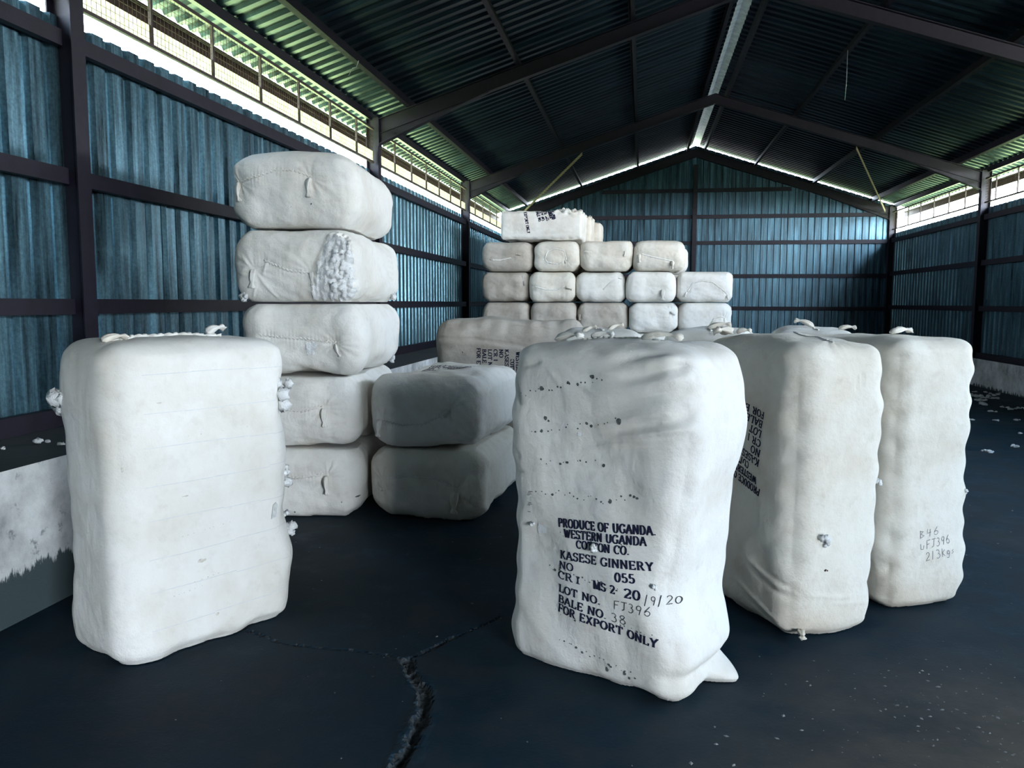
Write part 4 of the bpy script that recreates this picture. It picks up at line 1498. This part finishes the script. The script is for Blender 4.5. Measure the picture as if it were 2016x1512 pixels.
# ---- far stack
FAR = 'far stack of bales in front of the end wall'
FY = 13.9 + L0 / 2
NF = (56, 36, 14)
far = {4: [(-2.762, -1.867), (-1.867, -1.067), (-1.067, -.171), (-.171, .70)],
       3: [(-2.78, -1.928), (-1.928, -1.132), (-1.132, -.281), (-.281, .562), (.565, 1.486)],
       2: [(-2.77, -1.93), (-1.925, -1.11), (-1.10, -.23), (-.225, .60), (.60, 1.475)],
       1: [(-2.77, -1.90), (-1.90, -1.04), (-1.04, -.18), (-.18, .68), (.68, 1.52)],
       0: [(-2.77, -1.90), (-1.90, -1.04), (-1.04, -.18), (-.18, .68), (.68, 1.52)]}
SPEC = {  # ears, seam, label detail
    (4, 0): ([(-.3, -.05, (1, -.1, .1), .5), (.25, .02, (-1, .1, .1), .8)], [(-.28, -.06), (-.1, -.07), (.08, -.03)], 'dusty brown far bale, upper left end of the four-bale row'),
    (4, 1): ([(-.2, -.06, (-1, -.2, .1), .4), (.16, -.08, (.2, -1, .1), .5)], [(-.18, -.05), (-.15, .07), (0, .12), (.14, .08), (.18, -.06), (.05, -.15), (-.15, -.11), (-.18, -.05)], 'far bale with an oval stitched patch, under the crosswise top bale'),
    (4, 2): ([(-.37, .06, (1, -.05, .1), 1.1), (.30, -.02, (.1, 1, .1), .8)], None, 'clean white far bale, third in the four-bale row, lint at its foot'),
    (4, 3): ([(-.33, .02, (.1, -1, .1), 1.2), (.22, -.10, (.0, -1, .1), 1.1)], [(-.28, .02), (-.1, -.03), (.08, -.07), (.22, -.10)], 'far bale at the right end of the four-bale row, two hanging ears'),
    (3, 0): ([(.33, .10, (.1, -1, .1), .7)], None, 'dusty far bale, left end of the row below the four-bale row'),
    (3, 1): ([(-.35, -.02, (1, .2, .1), .9), (.24, -.01, (1, -.3, .1), 1)], [(-.28, .0), (-.1, -.05), (.1, -.05), (.22, .0)], 'far bale below the oval-patched one, long curved seam between two ears'),
    (3, 2): ([(.3, .15, (1, -.2, .1), .5)], [(.05, -.05), (.15, .05), (.25, .12)], 'smooth far bale in the middle of the second row'),
    (3, 3): ([(.20, -.05, (.0, -1, .1), 1.5)], None, 'far bale with one long hanging ear, second from right in its row'),
    (3, 4): ([(-.30, -.09, (-.3, -1, .1), .7), (.36, -.14, (.3, -1, .1), .7)], [(-.28, -.08), (-.2, .06), (-.05, .10), (.12, .07), (.28, -.05), (.37, -.13)], 'far bale with a domed patch, rightmost and sticking out of its row'),
    (2, 0): ([(.36, -.05, (.1, -1, .1), 1.3)], None, 'dusty far bale at lower left of the far stack'),
    (2, 1): ([(-.05, -.08, (.2, -1, .1), .7)], [(-.28, -.08), (-.05, -.08), (.05, -.16), (.18, -.17), (.27, -.05)], 'pleated dark far bale with a star of creases round one knot'),
    (2, 2): ([(-.38, .05, (.0, -1, .1), .8)], None, 'far bale directly above the frayed upright bale, lower row centre'),
    (2, 3): ([(.28, .10, (1, -.6, .1), .8)], None, 'far bale second from right in the lower visible row'),
    (2, 4): ([(.10, -.08, (1, .2, .1), .8), (.32, .0, (.1, -1, .1), .8)], [(.08, -.10), (.15, .0), (.25, .03), (.33, .0)], 'far bale at lower right of the stack, arched stitched patch'),
}
for row in (0, 1, 2, 3, 4):
    for i, (x0, x1) in enumerate(far[row]):
        sp = SPEC.get((row, i), ([], None, 'cream far bale in the lowest rows, behind the standing bales'))
        w = x1 - x0 + .004
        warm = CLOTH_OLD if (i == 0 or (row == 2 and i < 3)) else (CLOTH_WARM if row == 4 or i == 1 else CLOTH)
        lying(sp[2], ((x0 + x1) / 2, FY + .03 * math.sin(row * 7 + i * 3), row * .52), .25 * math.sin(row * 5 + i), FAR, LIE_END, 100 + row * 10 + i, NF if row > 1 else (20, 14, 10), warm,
              ears=sp[0], seam=sp[1], dims=(w, D0 + .005, L0), r=(.17, .12), seam_r=.011, earlen=.12, knot_amp=.012, pleat=.004, top=.52, wide=(x1 - x0) / 2 - .002)


def top_print(b, M, root):
    for k, (t, z, a) in enumerate((('EXPORT ONLY', -.30, .22), ('BALE NO.', -.10, .24), ('LOT NO.', -.04, .24), ('CR MS', .03, .24), ('GINNERY', .10, .24), ('UGANDA', .15, .24))):
        mb = MB()
        ln = .36 if k == 0 else .20 - .01 * k
        stencil(mb, b, '-x', t, (a, z), (a - ln, z + .06), .05, .28, .14, 1.2)
        add_part(mb, M, 'printed_lettering', INK, root, False)['label'] = 'dark lettering running over the top edge'


def ragged(b):
    A, B, m = b.face('-x')
    k = sstep(b.P[:, 1], .12, .24) * sstep(b.P[:, 2], .15, .4)
    b.disp += k * (.03 * wave(b.P, .12, 91) + .02 * wave(b.P, .06, 92))


x0, x1 = -2.423, -1.03
TOPL = 'crosswise white bale on top of the far stack, nearest of its row'
lying(TOPL, ((x0 + x1) / 2, 13.95 + W0 / 2, 2.6), 0, FAR, LIE_SIDE, 161, (60, 40, 70), CLOTH, print_=top_print, extra=ragged, dims=(W0, D0 - .03, x1 - x0), r=(.07, .05))
lying('second crosswise bale behind the top far bale, its right end peeking out', ((x0 + x1) / 2 + .10, 14.06 + W0 * 1.5, 2.6), 0, FAR, LIE_SIDE, 162, (40, 26, 40), CLOTH_WARM, dims=(W0, D0 - .04, x1 - x0), r=(.07, .05), extra=ragged)
# second row behind, carrying what peeks out
for k in range(5):
    lying('cream bale in the back row of the far stack, behind the oval-patched column', (-1.47, FY + L0 + .10, k * .52), 0, FAR, LIE_END, 170 + k, (20, 14, 10), CLOTH_WARM, dims=(W0, D0, L0), top=.52)
    lab = 'cream bale in the back row of the far stack, behind the two-eared column' if k < 4 else 'cream far bale peeking out right behind the end of the four-bale row'
    lying(lab, (.40, FY + L0 + .10, k * .52), 0, FAR, LIE_END, 180 + k, (24, 16, 12), CLOTH, dims=(W0, D0 - (.03 if k == 4 else 0), L0), top=.52)
lying('third crosswise bale on the far stack, farthest end peeking out at right', ((x0 + x1) / 2 + .22, 14.18 + W0 * 2.5, 2.6), 0, FAR, LIE_SIDE, 163, (40, 26, 40), CLOTH_WARM, dims=(W0, D0 - .05, x1 - x0), r=(.07, .05))

# ---- lint and litter
TUFTS = [(5.42, 14.8, .05), (5.55, 14.50, .12), (5.86, 14.75, .07), (5.76, 14.34, .07), (5.85, 15.4, .05), (5.97, 15.3, .05), (6.03, 15.0, .07), (5.40, 14.05, .10), (5.32, 13.45, .09), (5.42, 13.1, .06),
         (5.37, 12.91, .06), (5.0, 12.56, .06), (5.58, 13.01, .07), (4.99, 11.69, .05), (4.7, 11.59, .04), (4.36, 11.67, .04), (4.52, 10.49, .04), (3.59, 9.11, .06), (4.05, 9.49, .06), (3.76, 10.13, .03)]
for k, (x, y, s) in enumerate(TUFTS):
    mb = MB()
    r = random.Random(k)
    for j in range(3):
        tuft(mb, (x + r.uniform(-1, 1) * s, y + r.uniform(-1, 1) * s, s * .12), Vector((0, 0, 1)), s * .8, 300 + k * 5 + j)
    mb.v = [(p[0], p[1], max(.0, p[2] * .45)) for p in mb.v]
    o = mb.build('cotton_scrap', COTTON, None, True)
    tag(o, 'small white scrap of cotton on the dark floor along the right wall', 'cotton scrap', 'cotton scraps on the right floor')
for k, (x, y, s, lab) in enumerate(((-3.31, 4.03, .05, 'largest white lint scrap on the concrete ledge at left'), (-3.39, 3.84, .025, 'small white lint scrap on the ledge at the left photo edge'), (-3.19, 4.03, .03, 'white lint scrap on the ledge touching the left bale\'s outline'))):
    mb = MB()
    tuft(mb, (x, y, .75 + s * .1), Vector((0, 0, 1)), s, 400 + k)
    mb.v = [(p[0], p[1], max(.751, .75 + (p[2] - .75) * .6)) for p in mb.v]
    tag(mb.build('cotton_scrap', COTTON, None, True), lab, 'cotton scrap', 'lint on the left ledge')
mb = MB()
tuft(mb, (1.05, 2.62, .012), Vector((0, 0, 1)), .022, 500)
mb.v = [(p[0], p[1], max(.0, p[2])) for p in mb.v]
tag(mb.build('cotton_seed', COTTON, None, True), 'single white cotton seed on the floor, lower right', 'cotton seed')
# grit and crumbs scattered on the floor
mb = MB()
r = random.Random(12)
BALES = [o.matrix_basis.translation for o in bpy.data.objects if o.get('category') == CAT]
for k in range(900):
    if k < 420:
        x, y = r.gauss(1.35, .55), r.gauss(2.95, .45)
    else:
        x, y = r.uniform(-2.2, 4.5), r.uniform(1.9, 7.5)
    s = r.choice((.002, .002, .003, .003, .004, .006))
    if min(math.hypot(x - q.x, y - q.y) for q in BALES if q.z < .1) < .62 or x > 5 or y > 7.2: continue
    a = r.uniform(0, 3.14)
    ca, sa = math.cos(a) * s * r.uniform(1, 2.2), math.sin(a) * s * r.uniform(1, 2.2)
    z1 = s * r.uniform(.4, .9)
    mb.add([(x - ca, y - sa, 0), (x + sa * .6, y - ca * .6, 0), (x + ca, y + sa, 0), (x - sa * .6, y + ca * .6, 0), (x, y, z1)], [(0, 1, 4), (1, 2, 4), (2, 3, 4), (3, 0, 4)])
GRIT = mat_plain('pale_grit', (.20, .205, .20), .95, 0, .8, 3, 0, .1)
tag(mb.build('floor_grit', GRIT), 'pale grit, seed and lint crumbs scattered over the dark floor', 'grit', None, 'stuff')
